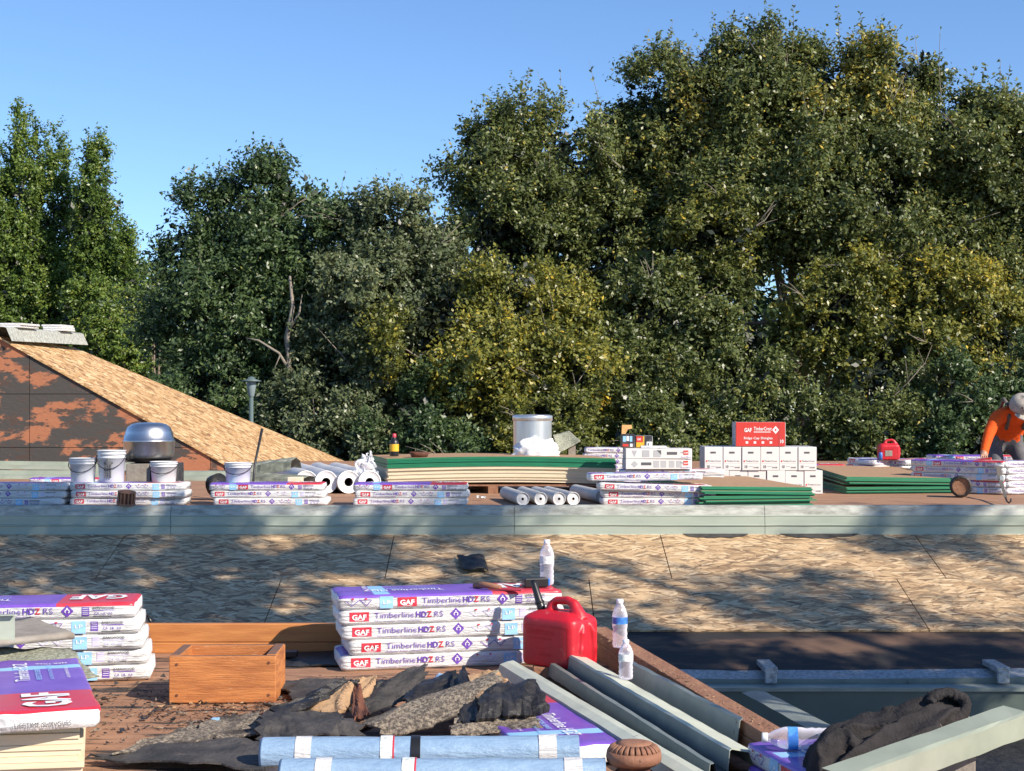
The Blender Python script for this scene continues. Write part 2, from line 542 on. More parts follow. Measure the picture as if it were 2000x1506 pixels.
def pack_mesh(v):
    b = MB()
    nx, prof = 44, []
    r = 0.013
    for i in range(9):                                  # front, bottom to top
        prof.append((0, r + (PT - 2 * r) * i / 8, 0))
    for a in (30, 60):
        prof.append((r - r * math.cos(R(a)), PT - r + r * math.sin(R(a)), 1))
    for i in range(9):
        prof.append((r + (PW - 2 * r) * i / 8, PT, 2))
    for a in (60, 30):
        prof.append((PW - r + r * math.cos(R(a)), PT - r + r * math.sin(R(a)), 3))
    for i in range(5):
        prof.append((PW, PT - r - (PT - 2 * r) * i / 4, 4))
    prof.append((PW - r, 0, 5))
    prof.append((r, 0, 5))
    n = len(prof)
    vs = []
    for i in range(nx + 1):
        x = -PL / 2 + PL * i / nx
        e = max(0, abs(x) - (PL / 2 - 0.02)) / 0.02
        for (y, z, s) in prof:
            y2, z2 = y, z
            if s in (0, 1):
                y2 = y - wrinkle(x, z, v) * (1 if s == 0 else .5)
            elif s in (3, 4):
                y2 = y + wrinkle(x, z, v + 3) * .9
            elif s == 2:
                z2 = z + 0.5 * wrinkle(x, y * .4, v + 5)
            k = 1 - 0.16 * e * e
            vs.append((x + (0.004 * noise.noise(Vector((y * 9, z * 40, v + i)))) * (e > 0), PW / 2 + (y2 - PW / 2) * (1 - .03 * e * e), PT / 2 + (z2 - PT / 2) * k))
    split = 0.16 + 0.03 * (v % 3)
    for i in range(nx):
        xm = -PL / 2 + PL * (i + .5) / nx
        for k in range(n):
            k2 = (k + 1) % n
            s = prof[k][2]
            m = 0
            if (s == 2 and 12 <= k <= 17 and (xm < .46)) or (v == 1 and (s in (1, 2, 3) or (s == 0 and k == 8))):
                m = 2 if xm > split else 1
                if s == 2 and abs(xm + 0.30 + 0.0 * k) < 0.03:
                    m = 3
            if v == 3 and s in (1, 2, 3):
                m = 0 if s != 2 else m
            b.add([vs[i * n + k], vs[i * n + k2], vs[(i + 1) * n + k2], vs[(i + 1) * n + k]][::-1], [(0, 1, 2, 3)], m, True)
    for i, rev in ((0, False), (nx, True)):
        ring = vs[i * n:(i + 1) * n]
        cc = Vector((ring[0][0] + (0.012 if rev else -0.012), PW / 2, PT / 2))
        vv = [tuple(cc)] + ring
        b.add(vv, [(0, k + 1, (k + 1) % n + 1) if not rev else (0, (k + 1) % n + 1, k + 1) for k in range(n)], 4, True)
    me = b.mesh('wrapper', [M['wrap'], M['purple'], M['red'], M['sky_blue'], M['wrap_end']])
    bm = bmesh.new()
    bm.from_mesh(me)
    bmesh.ops.remove_doubles(bm, verts=bm.verts, dist=1e-5)
    bmesh.ops.recalc_face_normals(bm, faces=bm.faces)
    bm.to_mesh(me)
    bm.free()
    return me


def pack_print(v, shift, drop, order):
    """print on the long front face and on the top"""
    def ff(u, w_, l):
        return (u, -wrinkle(u, w_, v) - 0.0016 - 0.0024 * l, w_)
    p = Print(ff)
    z0 = 0.016 + drop

    def logo(u):
        p.rect(u, z0 - .004, u + .085, z0 + .036, 1, 0, 4)
        p.text('GAF', u + .010, z0 + .004, .030, 2, .03, .064)
        if drop >= 0:
            p.rect(u + .022, z0 - .001, u + .062, z0 + .0005, 2, 1)

    def name(u):
        p.text('Timberline', u, z0 + .008, .036, 0, -.006, .175)
        p.text('HD', u + .182, z0 + .008, .036, 0, .022, .048)
        p.text('Z', u + .232, z0 + .008, .036, 1, .022, .022)
        p.text('RS', u + .262, z0 + .008, .036, 0, -.008, .042)
        p.text('Reflector Series   Lifetime Shingles', u + .002, z0 - .006, .010, 3, 0, .20)

    def diamond(u):
        c = z0 + .018
        p.poly([(u - .026, c), (u, c - .026), (u + .026, c), (u, c + .026)], 0)
        p.line([(u + .009 * math.cos(a / 2), c - .001 + .008 * math.sin(a / 2)) for a in range(-2, 9)], .0035, 2)
        p.rect(u - .004, c + .010, u + .003, c + .014, 2, 1)

    def zigzag(u):
        c = z0 + .004
        p.line([(u, c + .022), (u + .030, c), (u + .062, c + .026), (u + .092, c), (u + .115, c + .026)], .0028, 3)
        p.line([(u + .066, c + .026), (u + .111, c + .026)], .002, 3)
        for k in (.03, .088):
            p.rect(u + k - .004, c + .026, u + k + .006, c + .033, 1, 1)
            p.line([(u + k, c + .014), (u + k, c + .026)], .0016, 3)

    def band(u):
        p.rect(u, .006, u + .058, .058, 4, 0, 4)
        p.text('LP', u + .012, z0 + .008, .022, 2, .01, .034)

    def code(u):
        p.rect(u, z0 - .004, u + .030, z0 + .034, 3, 0, 2)
        for k in range(4):
            p.rect(u + .003, z0 + .004 + k * .008, u + .027, z0 + .006 + k * .008, 2, 1)
        p.text('BARKWOOD', u + .045, z0 + .026, .013, 5, .02, .088)
        p.rect(u + .045, z0 + .019, u + .135, z0 + .0215, 3, 0)
        p.text('CA  UL  3.0', u + .05, z0 + .002, .014, 3, .01, .075)
        p.rect(u + .045, z0 - .008, u + .12, z0 - .004, 5, 0)
    u = -.47 + shift
    for k in order:
        {'g': logo, 'n': name, 'd': diamond, 'z': zigzag, 'b': band, 'c': code}[k](u + (.026 if k == 'd' else 0))
        u += {'g': .108, 'n': .335, 'd': .085, 'z': .150, 'b': .078, 'c': .14}[k]

    def ft(x, y, l):                                     # read from behind, as on the real wrapper
        return (-x, PW - y, PT + .0035 + .0006 * l + 0.5 * wrinkle(-x, (PW - y) * .4, v + 5))
    q = Print(ft)
    q.b = p.b
    q.text('GAF', -.455, .085, .20, 2, .03, .235)
    q.text('Timberline HDZ', .02, .19, .07, 2, .01, .36)
    q.text('REFLECTOR SERIES', .03, .15, .026, 4, .01, .24)
    q.text('HIGH DEFINITION LIFETIME SHINGLES', .03, .11, .018, 4, 0, .30)
    q.text('READ THIS BEFORE INSTALLING', .05, .055, .016, 2, 0, .22)
    q.text('NAIL HERE', .37, .05, .030, 2, .02, .11, ang=90)
    e = Print(lambda u, w2, l: (PL / 2 + .016, .03 + u, w2))
    e.b = p.b
    e.text('LIFETIME SHINGLES', .05, .018, .022, 5, .0, .17)
    return p.b.mesh('print', [M['ink'], M['red'], M['white_ink'], M['pale_ink'] if v == 2 else M['ink'], M['sky_blue'], M['grey_ink']])


PACKS = [pack_mesh(v) for v in range(4)]
ORD = ['gndzc', 'zbgndc', 'ndzbc', 'gndzc']
PRINTS = [pack_print(0, .02, .004, 'gndzbc'), pack_print(1, 0, 0, 'zbgndc'), pack_print(2, .01, .006, 'gndzbc'), pack_print(3, 0, .002, 'ndzbc')]
NTH = ['topmost', 'second', 'third', 'fourth', 'fifth', 'sixth', 'seventh']
npack = [0]


def pack(label, corner, rotz, v=0, rx=0.0, ry=0.0, group='wrapped shingle packs on the roof', lift_print=True):
    """corner = the world place of the left end of the front bottom edge"""
    t = thing('shingle_pack', label, 'shingle pack', (0, 0, 0), 0, group)
    rot = Euler((R(rx), R(ry), R(rotz)))
    t.rotation_euler = rot
    t.location = Vector(corner) + rot.to_matrix() @ Vector((PL / 2, 0, 0))
    link('wrapper', PACKS[v], t)
    link('print', PRINTS[v], t)['kind'] = 'stuff'
    npack[0] += 1
    return t


def stack(where, corner, rotz, n, jit=0.02, seed=0, vs=None, offs=None, rx=0, ry=0, tilt=0.0):
    r = random.Random(seed)
    c0 = Vector(corner)
    for i in range(n):
        k = n - 1 - i
        lab = f'{NTH[k] if k < n - 1 else "lowest"} shingle pack of stack {where}' if n > 1 else f'single white shingle pack {where}'
        dx = (offs[i] if offs else r.uniform(-jit, jit))
        a = rotz + r.uniform(-1.0, 1.0)
        d = Vector((math.cos(R(a)), math.sin(R(a)), 0))
        p = c0 + d * dx + Vector((-d.y, d.x, 0)) * r.uniform(-jit * .4, jit * .4)
        p.z = c0.z + i * (PT + .0015)
        pack(lab, p, a, vs[i] if vs else r.choice((0, 1, 2, 1, 0)), rx, ry + tilt * i)


# ------------------------------------------------------------------ ground and the two roofs
g = MB()
g.add([(-900, -300, GROUND), (900, -300, GROUND), (900, 1500, GROUND), (-900, 1500, GROUND)], [(0, 1, 2, 3)])
tag(g.build('ground', M['ground']), 'dry ground below the roofs', None, None, 'structure')

XD = [-9.0, 9.0]
TOPD, BOTD = 12.75, 10.85
ZT, ZB = 0.075, EYE - (1231 - HZ) / F * BOTD
far = thing('far_roof', 'far flat plywood roof with strand board slope and sage metal edge', 'roof', (0, 12.9, FD - .05))
far['kind'] = 'structure'
b = MB()
b.box((-9, 12.86, GROUND), (9, 24.6, FD - .03))
b.build('deck_body', M['stucco'], far)
# plywood sheets of the far deck
k = 0
for j in range(10):
    y0 = 12.87 + j * 1.22
    if y0 > 24.2:
        break
    x = -9 + (0.0 if j % 2 else -1.22)
    while x < 9:
        p = MB()
        p.box((max(-9, x), y0, FD - .03), (min(9, x + 2.434), min(24.6, y0 + 1.214), FD - rnd.uniform(0, .004)))
        p.build('plywood_sheet', M['ply'], far)
        x += 2.44
# strand board slope facing the camera
SL = Vector((0, BOTD - TOPD, ZB - ZT))
sl = SL.length
sn = SL.normalized()
up = Vector((0, -sn.z, sn.y))
if up.z < 0:
    up = -up


def on_slope(x, s, h=0):
    return Vector((x, TOPD, ZT)) + sn * s + up * h


b = MB()
b.add([on_slope(-9, 0, -.014), on_slope(9, 0, -.014), on_slope(9, sl + .75, -.014), on_slope(-9, sl + .75, -.014)], [(0, 3, 2, 1)])
b.build('tarred_slope', M['dark_ply'], far)
slope = bpy.data.objects.new('board_slope', None)
C.objects.link(slope)
slope.parent = far
s_mid = (1135 - 1042) / (1231 - 1042) * sl
s_mid = 1.0
for row, (s0, s1, xs) in enumerate(((0.0, s_mid, [-9, -7.74, -5.75, -3.31, -1.01, 1.27, 3.45, 5.89, 9]),
                                    (s_mid + .006, sl, [-9, -7.0, -4.25, -1.83, .61, 3.05, 5.49, 7.9, 9]))):
    for x0, x1 in zip(xs, xs[1:]):
        p = MB()
        h = .002 * rnd.random()
        q = [on_slope(x0 + .004, s0, -.012), on_slope(x1 - .004, s0, -.012), on_slope(x1 - .004, s1, -.012), on_slope(x0 + .004, s1, -.012)]
        p.prism(q[::-1], up * (.012 + h))
        p.build('board_panel', M['osb'], slope)
# dark felt corners peeking out under the metal edge
for px0, px1, py in ((1335, 1462, 1049), (1525, 1680, 1045)):
    p = MB()
    pts = []
    n = 14
    for i in range(n + 1):
        x = (px0 + (px1 - px0) * i / n - 1000) / F * 12.7
        pts.append(on_slope(x, .012 + .12 * math.sin(math.pi * i / n) ** .35 * (.75 + .45 * noise.noise(Vector((i * .45, px0, 0)))) + .02 * rnd.random(), .006))
    pts2 = [on_slope((px1 - 1000) / F * 12.7, 0, .006), on_slope((px0 - 1000) / F * 12.7, 0, .006)]
    p.add(pts + pts2, [tuple(range(len(pts) + 2))])
    p.build('felt_flap', M['felt'], far)
# sage metal edge in lengths
prof = [(0.10, .305), (.02, .318), (-.01, .312), (-.035, .236), (-.040, .228), (-.036, .222), (-.040, .158), (-.052, .152), (-.052, .146), (-.042, .138),
        (-.046, .075), (-.062, .052), (-.058, .046), (-.03, .060), (.10, .06)]
ends = [-9, -5.6, -2.93, .02, 2.17, 5.2, 9]
for x0, x1 in zip(ends, ends[1:]):
    p = MB()
    n, L_ = len(prof), 26
    vs = []
    for i in range(L_ + 1):
        x = x0 + .002 + (x1 - x0 - .004) * i / L_
        wob = .006 * noise.noise(Vector((x * .8, 0, 3))) + .002 * noise.noise(Vector((x * 5, 1, 3)))
        for (y, z) in prof:
            vs.append((x, 12.78 + y + wob * .4, z + wob))
    for i in range(L_):
        for k in range(n - 1):
            p.add([vs[i * n + k], vs[(i + 1) * n + k], vs[(i + 1) * n + k + 1], vs[i * n + k + 1]], [(0, 3, 2, 1)], 1 if k in (1, 2) else 0)
    for i in (0, L_):
        p.add(vs[i * n:(i + 1) * n], [tuple(range(n)) if i else tuple(range(n))[::-1]], 0)
    p.build('edge_flashing', [M['sage'], M['sage_worn']], far)

# pit between the roofs: galvanised gutter lip with straps, dark green fascia, felted floor
gd = on_slope(0, sl + .62)
p = MB()
gy, gz = gd.y, gd.z
for i in range(30):
    xa, xb = -1 + i * .36, -1 + (i + 1) * .36

    def bow(x):
        return -.035 * math.sin((x + 1) * .55) + .006 * noise.noise(Vector((x * 3, 0, 0)))
    p.add([(xa, gy, gz + .02 + bow(xa)), (xb, gy, gz + .02 + bow(xb)), (xb, gy - .20, gz - .005 + bow(xb)), (xa, gy - .20, gz - .005 + bow(xa))], [(0, 3, 2, 1)])
    p.add([(xa, gy - .20, gz - .005 + bow(xa)), (xb, gy - .20, gz - .005 + bow(xb)), (xb, gy - .19, gz - .07 + bow(xb)), (xa, gy - .19, gz - .07 + bow(xa))], [(0, 3, 2, 1)], 1)
gut = p.build('gutter_lip', [M['galv'], M['sage_grey']], far)
for px in (1498, 1945):
    x = (px - 1000) / F * (gy - .1)
    q = MB()
    q.box((x - .045, gy - .26, gz + .012), (x + .045, gy + .06, gz + .05))
    q.box((x - .040, gy - .265, gz - .06), (x + .040, gy - .235, gz + .02))
    bevel(q.build('gutter_strap', M['galv'], far), .006)
p = MB()
p.box((.6, gy - .34, -2.2), (9, gy - .31, gz - .085))
p.box((.6, gy - .36, gz - .095), (9, gy - .20, gz - .07), 1)
p.build('fascia', [M['dark_green'], M['sage_grey']], far)
p = MB()
p.add([(-1, 6.9, -1.25), (9, 6.9, -1.25), (9, gy - .1, -.98), (-1, gy - .1, -.98)], [(0, 1, 2, 3)])
p.build('felt_floor', M['tar'], far)


def length_of(name, label, cat, a, b_, prof_, mats, mids, n=14, wob=.004, seed=0, group=None, right=None):
    """a bent sheet-metal length: the open profile (u to the right, z up) swept from a to b_, with thickness"""
    a, b_ = Vector(a), Vector(b_)
    d = (b_ - a).normalized()
    r_ = Vector((-d.y, d.x, 0)).normalized() * -1
    if right is not None and r_.dot(Vector(right)) < 0:
        r_ = -r_
    vs = []
    m = len(prof_)
    for i in range(n + 1):
        c = a.lerp(b_, i / n)
        for k, (u, z) in enumerate(prof_):
            q = Vector((i * .55 + seed, k * .8, seed))
            vs.append(c + r_ * (u + wob * noise.noise(q)) + Vector((0, 0, z + wob * noise.noise(q + Vector((9, 0, 0))))))
    p = MB()
    for i in range(n):
        for k in range(m - 1):
            p.add([vs[i * m + k], vs[(i + 1) * m + k], vs[(i + 1) * m + k + 1], vs[i * m + k + 1]], [(0, 1, 2, 3)], mids[k])
    o = p.build(name, mats, None, a)
    md = o.modifiers.new('weld', 'WELD')
    md.merge_threshold = 1e-5
    md = o.modifiers.new('thick', 'SOLIDIFY')
    md.thickness = .003
    md.offset = 0
    return tag(o, label, cat, group)


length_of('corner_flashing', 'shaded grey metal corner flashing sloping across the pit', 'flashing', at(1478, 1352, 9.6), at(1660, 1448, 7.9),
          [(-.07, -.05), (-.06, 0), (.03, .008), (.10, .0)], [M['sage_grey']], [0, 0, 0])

# ---- near roof: plywood deck in sheets, lumber kerbs
near = thing('near_roof', 'near stripped plywood roof deck with timber kerb', 'roof', (0, 5, 0))
near['kind'] = 'structure'
BX0, BX1 = Vector((.40, 6.72, 0)), Vector((.86, 4.55, 0))     # kerb on the right side of the deck
b = MB()
poly = [(-6, -2), (4, -2), (4, 4.5), (.86, 4.55), (.40, 7.02), (-6, 7.02)]
b.prism([(x, y, GROUND) for x, y in poly], (0, 0, -GROUND - .03))
b.build('deck_body', M['stucco'], near)


def clip(poly_, axis, val, keep_less):
    out = []
    for i in range(len(poly_)):
        a, c = poly_[i], poly_[(i + 1) % len(poly_)]
        ia = (a[axis] <= val) == keep_less
        ic = (c[axis] <= val) == keep_less
        if ia:
            out.append(a)
        if ia != ic:
            t = (val - a[axis]) / (c[axis] - a[axis])
            out.append(tuple(a[i_] + (c[i_] - a[i_]) * t for i_ in range(2)))
    return out


def rect_clip(poly_, x0, y0, x1, y1):
    for ax, v_, kl in ((0, x0, False), (0, x1, True), (1, y0, False), (1, y1, True)):
        if poly_:
            poly_ = clip(poly_, ax, v_, kl)
    return poly_


for j in range(7):
    for i in range(5):
        x0 = -6 + i * 2.44 - (1.22 if j % 2 else 0)
        q = rect_clip(poly, x0 + .003, -1.4 + j * 1.22 + .003, x0 + 2.437, -.18 + j * 1.22)
        if len(q) > 2:
            p = MB()
            p.prism([(x, y, -.03) for x, y in q], (0, 0, .03 - rnd.uniform(0, .004)))
            p.build('plywood_sheet', M['ply_near'], near)


def plank(name, a, b_, wd, ht, m, parent, label=None):
    a, b_ = Vector(a), Vector(b_)
    d = (b_ - a).normalized()
    r_ = Vector((d.y, -d.x, 0)).normalized() * wd / 2
    p = MB()
    p.prism([a - r_, a + r_, b_ + r_, b_ - r_], (0, 0, ht))
    o = p.build(name, m, parent)
    bevel(o, .004)
    return o


KY = 6.98
plank('kerb_board', (-6, KY, .050), (.30, KY, .050), .042, .085, M['lumber'], near)
plank('kerb_board', (-6, KY - .006, -.002), (.30, KY - .006, -.002), .038, .050, M['lumber'], near)
plank('kerb_board', BX0 + Vector((0, .25, .075)), BX1 + Vector((0, 0, .075)), .085, .045, M['lumber_old'], near)
plank('kerb_board', BX0 + Vector((-.006, .25, -.002)), BX1 + Vector((-.006, 0, -.002)), .075, .076, M['lumber_old'], near)

# ------------------------------------------------------------------ gable roof at the left
GD = 20.0
gz_base = FD
xr = (0 - 1000) / F * GD
zr = EYE + (HZ - 658) / F * GD
slope_k = (905 - 658) / 440.0
xe = xr + (zr - gz_base) / slope_k
gab = thing('gable_roof', 'gable with peeled orange wall and pale strand board roof slope', 'roof', (xe - 2, GD, FD))
wall = bpy.data.objects.new('gable_wall', None)
C.objects.link(wall)
wall.parent = gab
tri = [(-11.0, gz_base), (xe, gz_base), (xr, zr), (-11.0, zr - (xr + 11) * .0 + .3)]
for x0, x1 in ((-11, -8.9), (-8.9, -6.50), (-6.50, -4.06), (-4.06, -1.6)):
    for z0, z1 in ((FD, .63), (.63, 1.35), (1.35, 3.4)):
        q = rect_clip(tri, x0 + .004, z0 + .004, x1 - .004, z1 - .004)
        if len(q) > 2:
            p = MB()
            p.prism([(x, GD, z) for x, z in q], (0, .02, 0))
            p.build('wall_panel', M['gable_wall'], wall)
p = MB()
p.add([(-11, GD + .04, FD), (xe, GD + .04, FD), (xr, GD + .04, zr), (-11, GD + .04, zr)], [(0, 1, 2, 3)])
p.build('backing', M['tar'], gab)


def gpl(x, y, h=0):                                  # roof slope plane: falls to the right
    return Vector((x, y, zr - slope_k * (x - xr) + h))


def gray(px, py):
    dx, dz = (px - 1000) / F, -(py - HZ) / F
    D = (zr - EYE + slope_k * xr) / (dz + slope_k * dx)
    return (dx * D, D)


quad = [(xr - .02, GD - .03), (xe + .25, GD - .03), gray(700, 912), (xr, 23.4)]
p = MB()
p.add([gpl(x, y, -.03) for x, y in quad], [(0, 1, 2, 3)])
rs = bpy.data.objects.new('roof_slope', None)
C.objects.link(rs)
rs.parent = gab
for i in range(3):
    for j in range(5):
        q = rect_clip(quad, xr - .06 + i * 2.1, GD - .04 + j * 2.44, xr - .06 + (i + 1) * 2.1 - .003, GD - .04 + (j + 1) * 2.44 - .003)
        if len(q) > 2:
            p = MB()
            p.prism([gpl(x, y, -.025) for x, y in q], (0, 0, .025))
            p.build('board_panel', M['osb_gable'], rs)
fx, fy = gray(146, 661)
length_of('ridge_flashing', 'bent weathered metal ridge piece lying along the gable top', 'flashing', (xr, GD - .12, zr), (xr, 23.45, zr + .10),
          [(-.20, -.06), (-.13, .10), (-.09, .13), (.09, .13), (.125, .115), (.20, -.06)], [M['moss_metal'], M['sage_worn']], [0, 0, 1, 1, 1], right=(1, 0, 0))
for lab, yy, ln, n in (('loose white sheet bundle lying flat on the ridge flashing', 20.3, .80, 2), ('short white bundle stacked on the end of the ridge flashing', 22.2, .62, 3)):
    p = MB()
    a = Vector((xr - .13, yy, zr + .134 + .10 * (yy - GD) / 3.4))
    for i in range(n):
        o = rnd.uniform(-.02, .02)
        p.box((a.x + o, a.y, a.z + i * .032), (a.x + .30 + o, a.y + ln, a.z + .030 + i * .032 + .02 * 0))
    o = p.build('paper_bundle', M['wrap'], None, a)
    o.rotation_euler = (R(1.7), 0, 0)
    tag(bevel(o, .006), lab, 'bundle')

# ------------------------------------------------------------------ trees
def ell(cx, cy, rx, ry, D, dep=None):
    s = D / F
    c = at(cx, cy, D)
    return (np.array(c), np.array((rx * s, (dep if dep else rx * s * .9), ry * s)))


def leaves(name, ells, nclump, per, size, m, parent, seed, yel=0.1, base=.3, upb=0.3, tw=0.55, front=.72, droop=0.0, rmin=.62, bough=13):
    r = np.random.default_rng(seed)
    wts = np.array([(e[1][0] * e[1][2] + e[1][1] * e[1][2]) for e in ells])
    wts = wts / wts.sum()
    idx = r.choice(len(ells), nclump, p=wts)
    d = r.normal(size=(nclump, 3))
    d /= np.linalg.norm(d, axis=1)[:, None]
    flip = (d[:, 1] > 0.25) & (r.random(nclump) < front)
    d[flip, 1] *= -1
    cen = np.array([ells[i][0] for i in idx])
    rad = np.array([ells[i][1] for i in idx])
    rr = r.uniform(rmin, 1.03, nclump) ** .8
    # uneven outline
    lump = 1 + .13 * np.sin(d[:, 0] * 7 + seed) * np.sin(d[:, 2] * 6 + idx) + .08 * np.sin(d[:, 0] * 15 + d[:, 2] * 13 + seed * 2)
    cc = cen + d * rad * (rr * lump)[:, None]
    ok = cc[:, 2] > GROUND + .1
    if bough:
        # boughs: leaves gather round lobes, with hollows between them
        nb = max(5, int(nclump / bough))
        hub = cc[r.choice(nclump, nb, replace=False)]
        q = np.argmin(((cc[:, None, :] - hub[None]) ** 2).sum(2), 1)
        off = cc - hub[q]
        dist = np.linalg.norm(off, axis=1)
        br = (np.array([(rad[q == k].mean() if (q == k).any() else 1) for k in range(nb)]) * .30)[q] * r.uniform(.8, 1.15, nb)[q]
        br = np.clip(br, .35, .95)
        cc = hub[q] + off / (dist[:, None] + 1e-6) * np.minimum(dist, br * r.uniform(.55, 1.0, nclump))[:, None]
        cc[:, 2] -= .10 * np.minimum(dist, br)
        cc = cc + d * (r.normal(size=nb) * .22)[q][:, None]
        bt = (r.normal(size=nb) * .07)[q]
    else:
        bt = np.zeros(nclump)
    bt = bt[ok]
    cc, d, idx = cc[ok], d[ok], idx[ok]
    nclump = len(cc)
    ntw = 7
    # twigs
    td = d[:, None, :] * .8 + r.normal(size=(nclump, ntw, 3)) * .75
    td[:, :, 2] += upb
    td /= np.linalg.norm(td, axis=2)[:, :, None]
    tl = tw * r.uniform(.5, 1.25, (nclump, ntw))
    n = nclump * per
    ci = np.repeat(np.arange(nclump), per)
    ti = r.integers(0, ntw, n)
    t = r.random(n) ** .75
    pos = cc[ci] + td[ci, ti] * (tl[ci, ti] * t)[:, None] + r.normal(size=(n, 3)) * (.045 * tw / .55)
    pos[:, 2] -= droop * t * t
    # orientation
    nor = r.normal(size=(n, 3)) * .8 + d[ci] * .5 + np.array((0.1, -.25, .55))
    nor /= np.linalg.norm(nor, axis=1)[:, None]
    ax = td[ci, ti] * .6 + r.normal(size=(n, 3)) * .7
    ax -= nor * (ax * nor).sum(1)[:, None]
    ax /= np.linalg.norm(ax, axis=1)[:, None] + 1e-9
    bx_ = np.cross(nor, ax)
    L_ = size * r.uniform(.65, 1.3, n)
    W_ = L_ * r.uniform(.42, .6, n)
    a = pos - ax * (L_ / 2)[:, None]
    c = pos + ax * (L_ / 2)[:, None]
    mid = pos - ax * (L_ * .08)[:, None] + nor * (L_ * .06)[:, None]
    b1 = mid + bx_ * (W_ / 2)[:, None]
    b2 = mid - bx_ * (W_ / 2)[:, None]
    V_ = np.stack([a, b1, c, b2], 1).reshape(-1, 3)
    # tint: by clump, with yellow patches that have a place of their own
    ph = np.sin(cc[:, 0] * 1.1 + seed) + np.sin(cc[:, 2] * 1.3 + seed * 1.7) + np.sin(cc[:, 0] * .5 - cc[:, 2] * .9)
    ct = base + bt + .07 * r.normal(size=nclump) + np.where(ph > 1.5, .35, 0) * (yel > 0) * min(1, yel * 5)
    lt = np.clip(ct[ci] + .13 * r.normal(size=n) + (r.random(n) < yel * .35) * .45, 0, 1)
    o = Vector(parent.location)
    V_ = V_ - np.array(o)
    me = bpy.data.meshes.new(name)
    nv = len(V_)
    me.vertices.add(nv)
    me.vertices.foreach_set('co', V_.astype(np.float32).ravel())
    me.loops.add(nv)
    me.loops.foreach_set('vertex_index', np.arange(nv, dtype=np.int32))
    me.polygons.add(n)
    me.polygons.foreach_set('loop_start', np.arange(0, nv, 4, dtype=np.int32))
    me.update()
    at_ = me.attributes.new('tint', 'FLOAT', 'POINT')
    at_.data.foreach_set('value', np.repeat(lt, 4).astype(np.float32))
    me.materials.append(m)
    ob = bpy.data.objects.new(name, me)
    C.objects.link(ob)
    ob.parent = parent
    return cc, d


def tree(name, label, foot, ells, nclump, per, size, m, seed, yel=.1, base=.3, upb=.3, tw=.55, front=.72, droop=0, trunk_r=.16, limbs=9, group='trees behind the roof', core=True, bare=6, rmin=.62, bough=13, shoots=0, shoot_len=1.0):
    foot = Vector(foot)
    t = thing(name, label, 'tree', foot, 0, group)
    cc, d = leaves('crown', ells, nclump, per, size, m, t, seed, yel, base, upb, tw, front, droop, rmin, bough)
    if core:
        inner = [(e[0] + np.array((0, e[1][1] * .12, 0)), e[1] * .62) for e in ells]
        leaves('inner_crown_shade', inner, max(40, nclump // 3), 30, size * 1.9, M['leaf_core_shade'], t, seed + 50, 0, .3, 0, tw * 1.2, .5, rmin=.2, bough=0)  # oversized dark leaves fill the crown, its inner shade put into their colour
    r = random.Random(seed)
    p = MB()
    top = max(ells, key=lambda e: e[0][2] + e[1][2] * .3)
    tp = Vector(top[0]) + Vector((0, 0, top[1][2] * .55))
    path = []
    for i in range(9):
        k = i / 8
        q = foot.lerp(tp, k)
        q.x += .18 * noise.noise(Vector((k * 3, seed, 0)))
        q.y += .18 * noise.noise(Vector((k * 3, seed, 5)))
        path.append(q)
    p.tube(path, [trunk_r * (1 - .85 * i / 8) for i in range(9)], 9)
    for i in range(limbs):
        j = r.randrange(len(cc))
        e = Vector(cc[j])
        s_ = path[min(7, 2 + int(5 * i / max(1, limbs)))]
        mid = s_.lerp(e, .55) + Vector((0, 0, .25 * r.random()))
        p.tube([s_, s_.lerp(mid, .5), mid, e], [trunk_r * .38, trunk_r * .3, trunk_r * .2, trunk_r * .06], 6)
    p.build('trunk', M['bark'], t)
    for i in range(bare):
        j = r.randrange(len(cc))
        if d[j][1] > .1:
            continue
        e = Vector(cc[j]) + Vector(d[j]) * .12
        dr = Vector((r.uniform(-1, 1), r.uniform(-.3, .1), r.uniform(-.2, 1))).normalized() * r.uniform(.4, 1.4)
        md = e + dr * .5 + Vector((r.uniform(-.12, .12), 0, r.uniform(-.12, .12)))
        q = MB()
        q.tube([e - dr * .4, e, md, e + dr], [.021, .017, .011, .004], 5)
        for _ in range(3):
            k_ = e.lerp(md, r.random())
            w2 = (dr.normalized() + Vector((r.uniform(-.9, .9), r.uniform(-.3, .1), r.uniform(-.5, .8)))) * r.uniform(.2, .5)
            q.tube([k_, k_ + w2 * .5 + Vector((0, 0, .03)), k_ + w2], [.012, .008, .003], 4)
        q.build('branch', M['twig'], t)
    tops = [j for j in range(len(cc)) if d[j][2] > .55]
    for i in range(shoots if tops else 0):
        j = r.choice(tops)
        a = Vector(cc[j])
        spray(t, a, a + Vector((r.uniform(-.3, .3), r.uniform(-.2, .2), 1)) * r.uniform(.6, 1.35) * shoot_len, r.randint(7, 12), .12, m, seed * 7 + i)
    return t


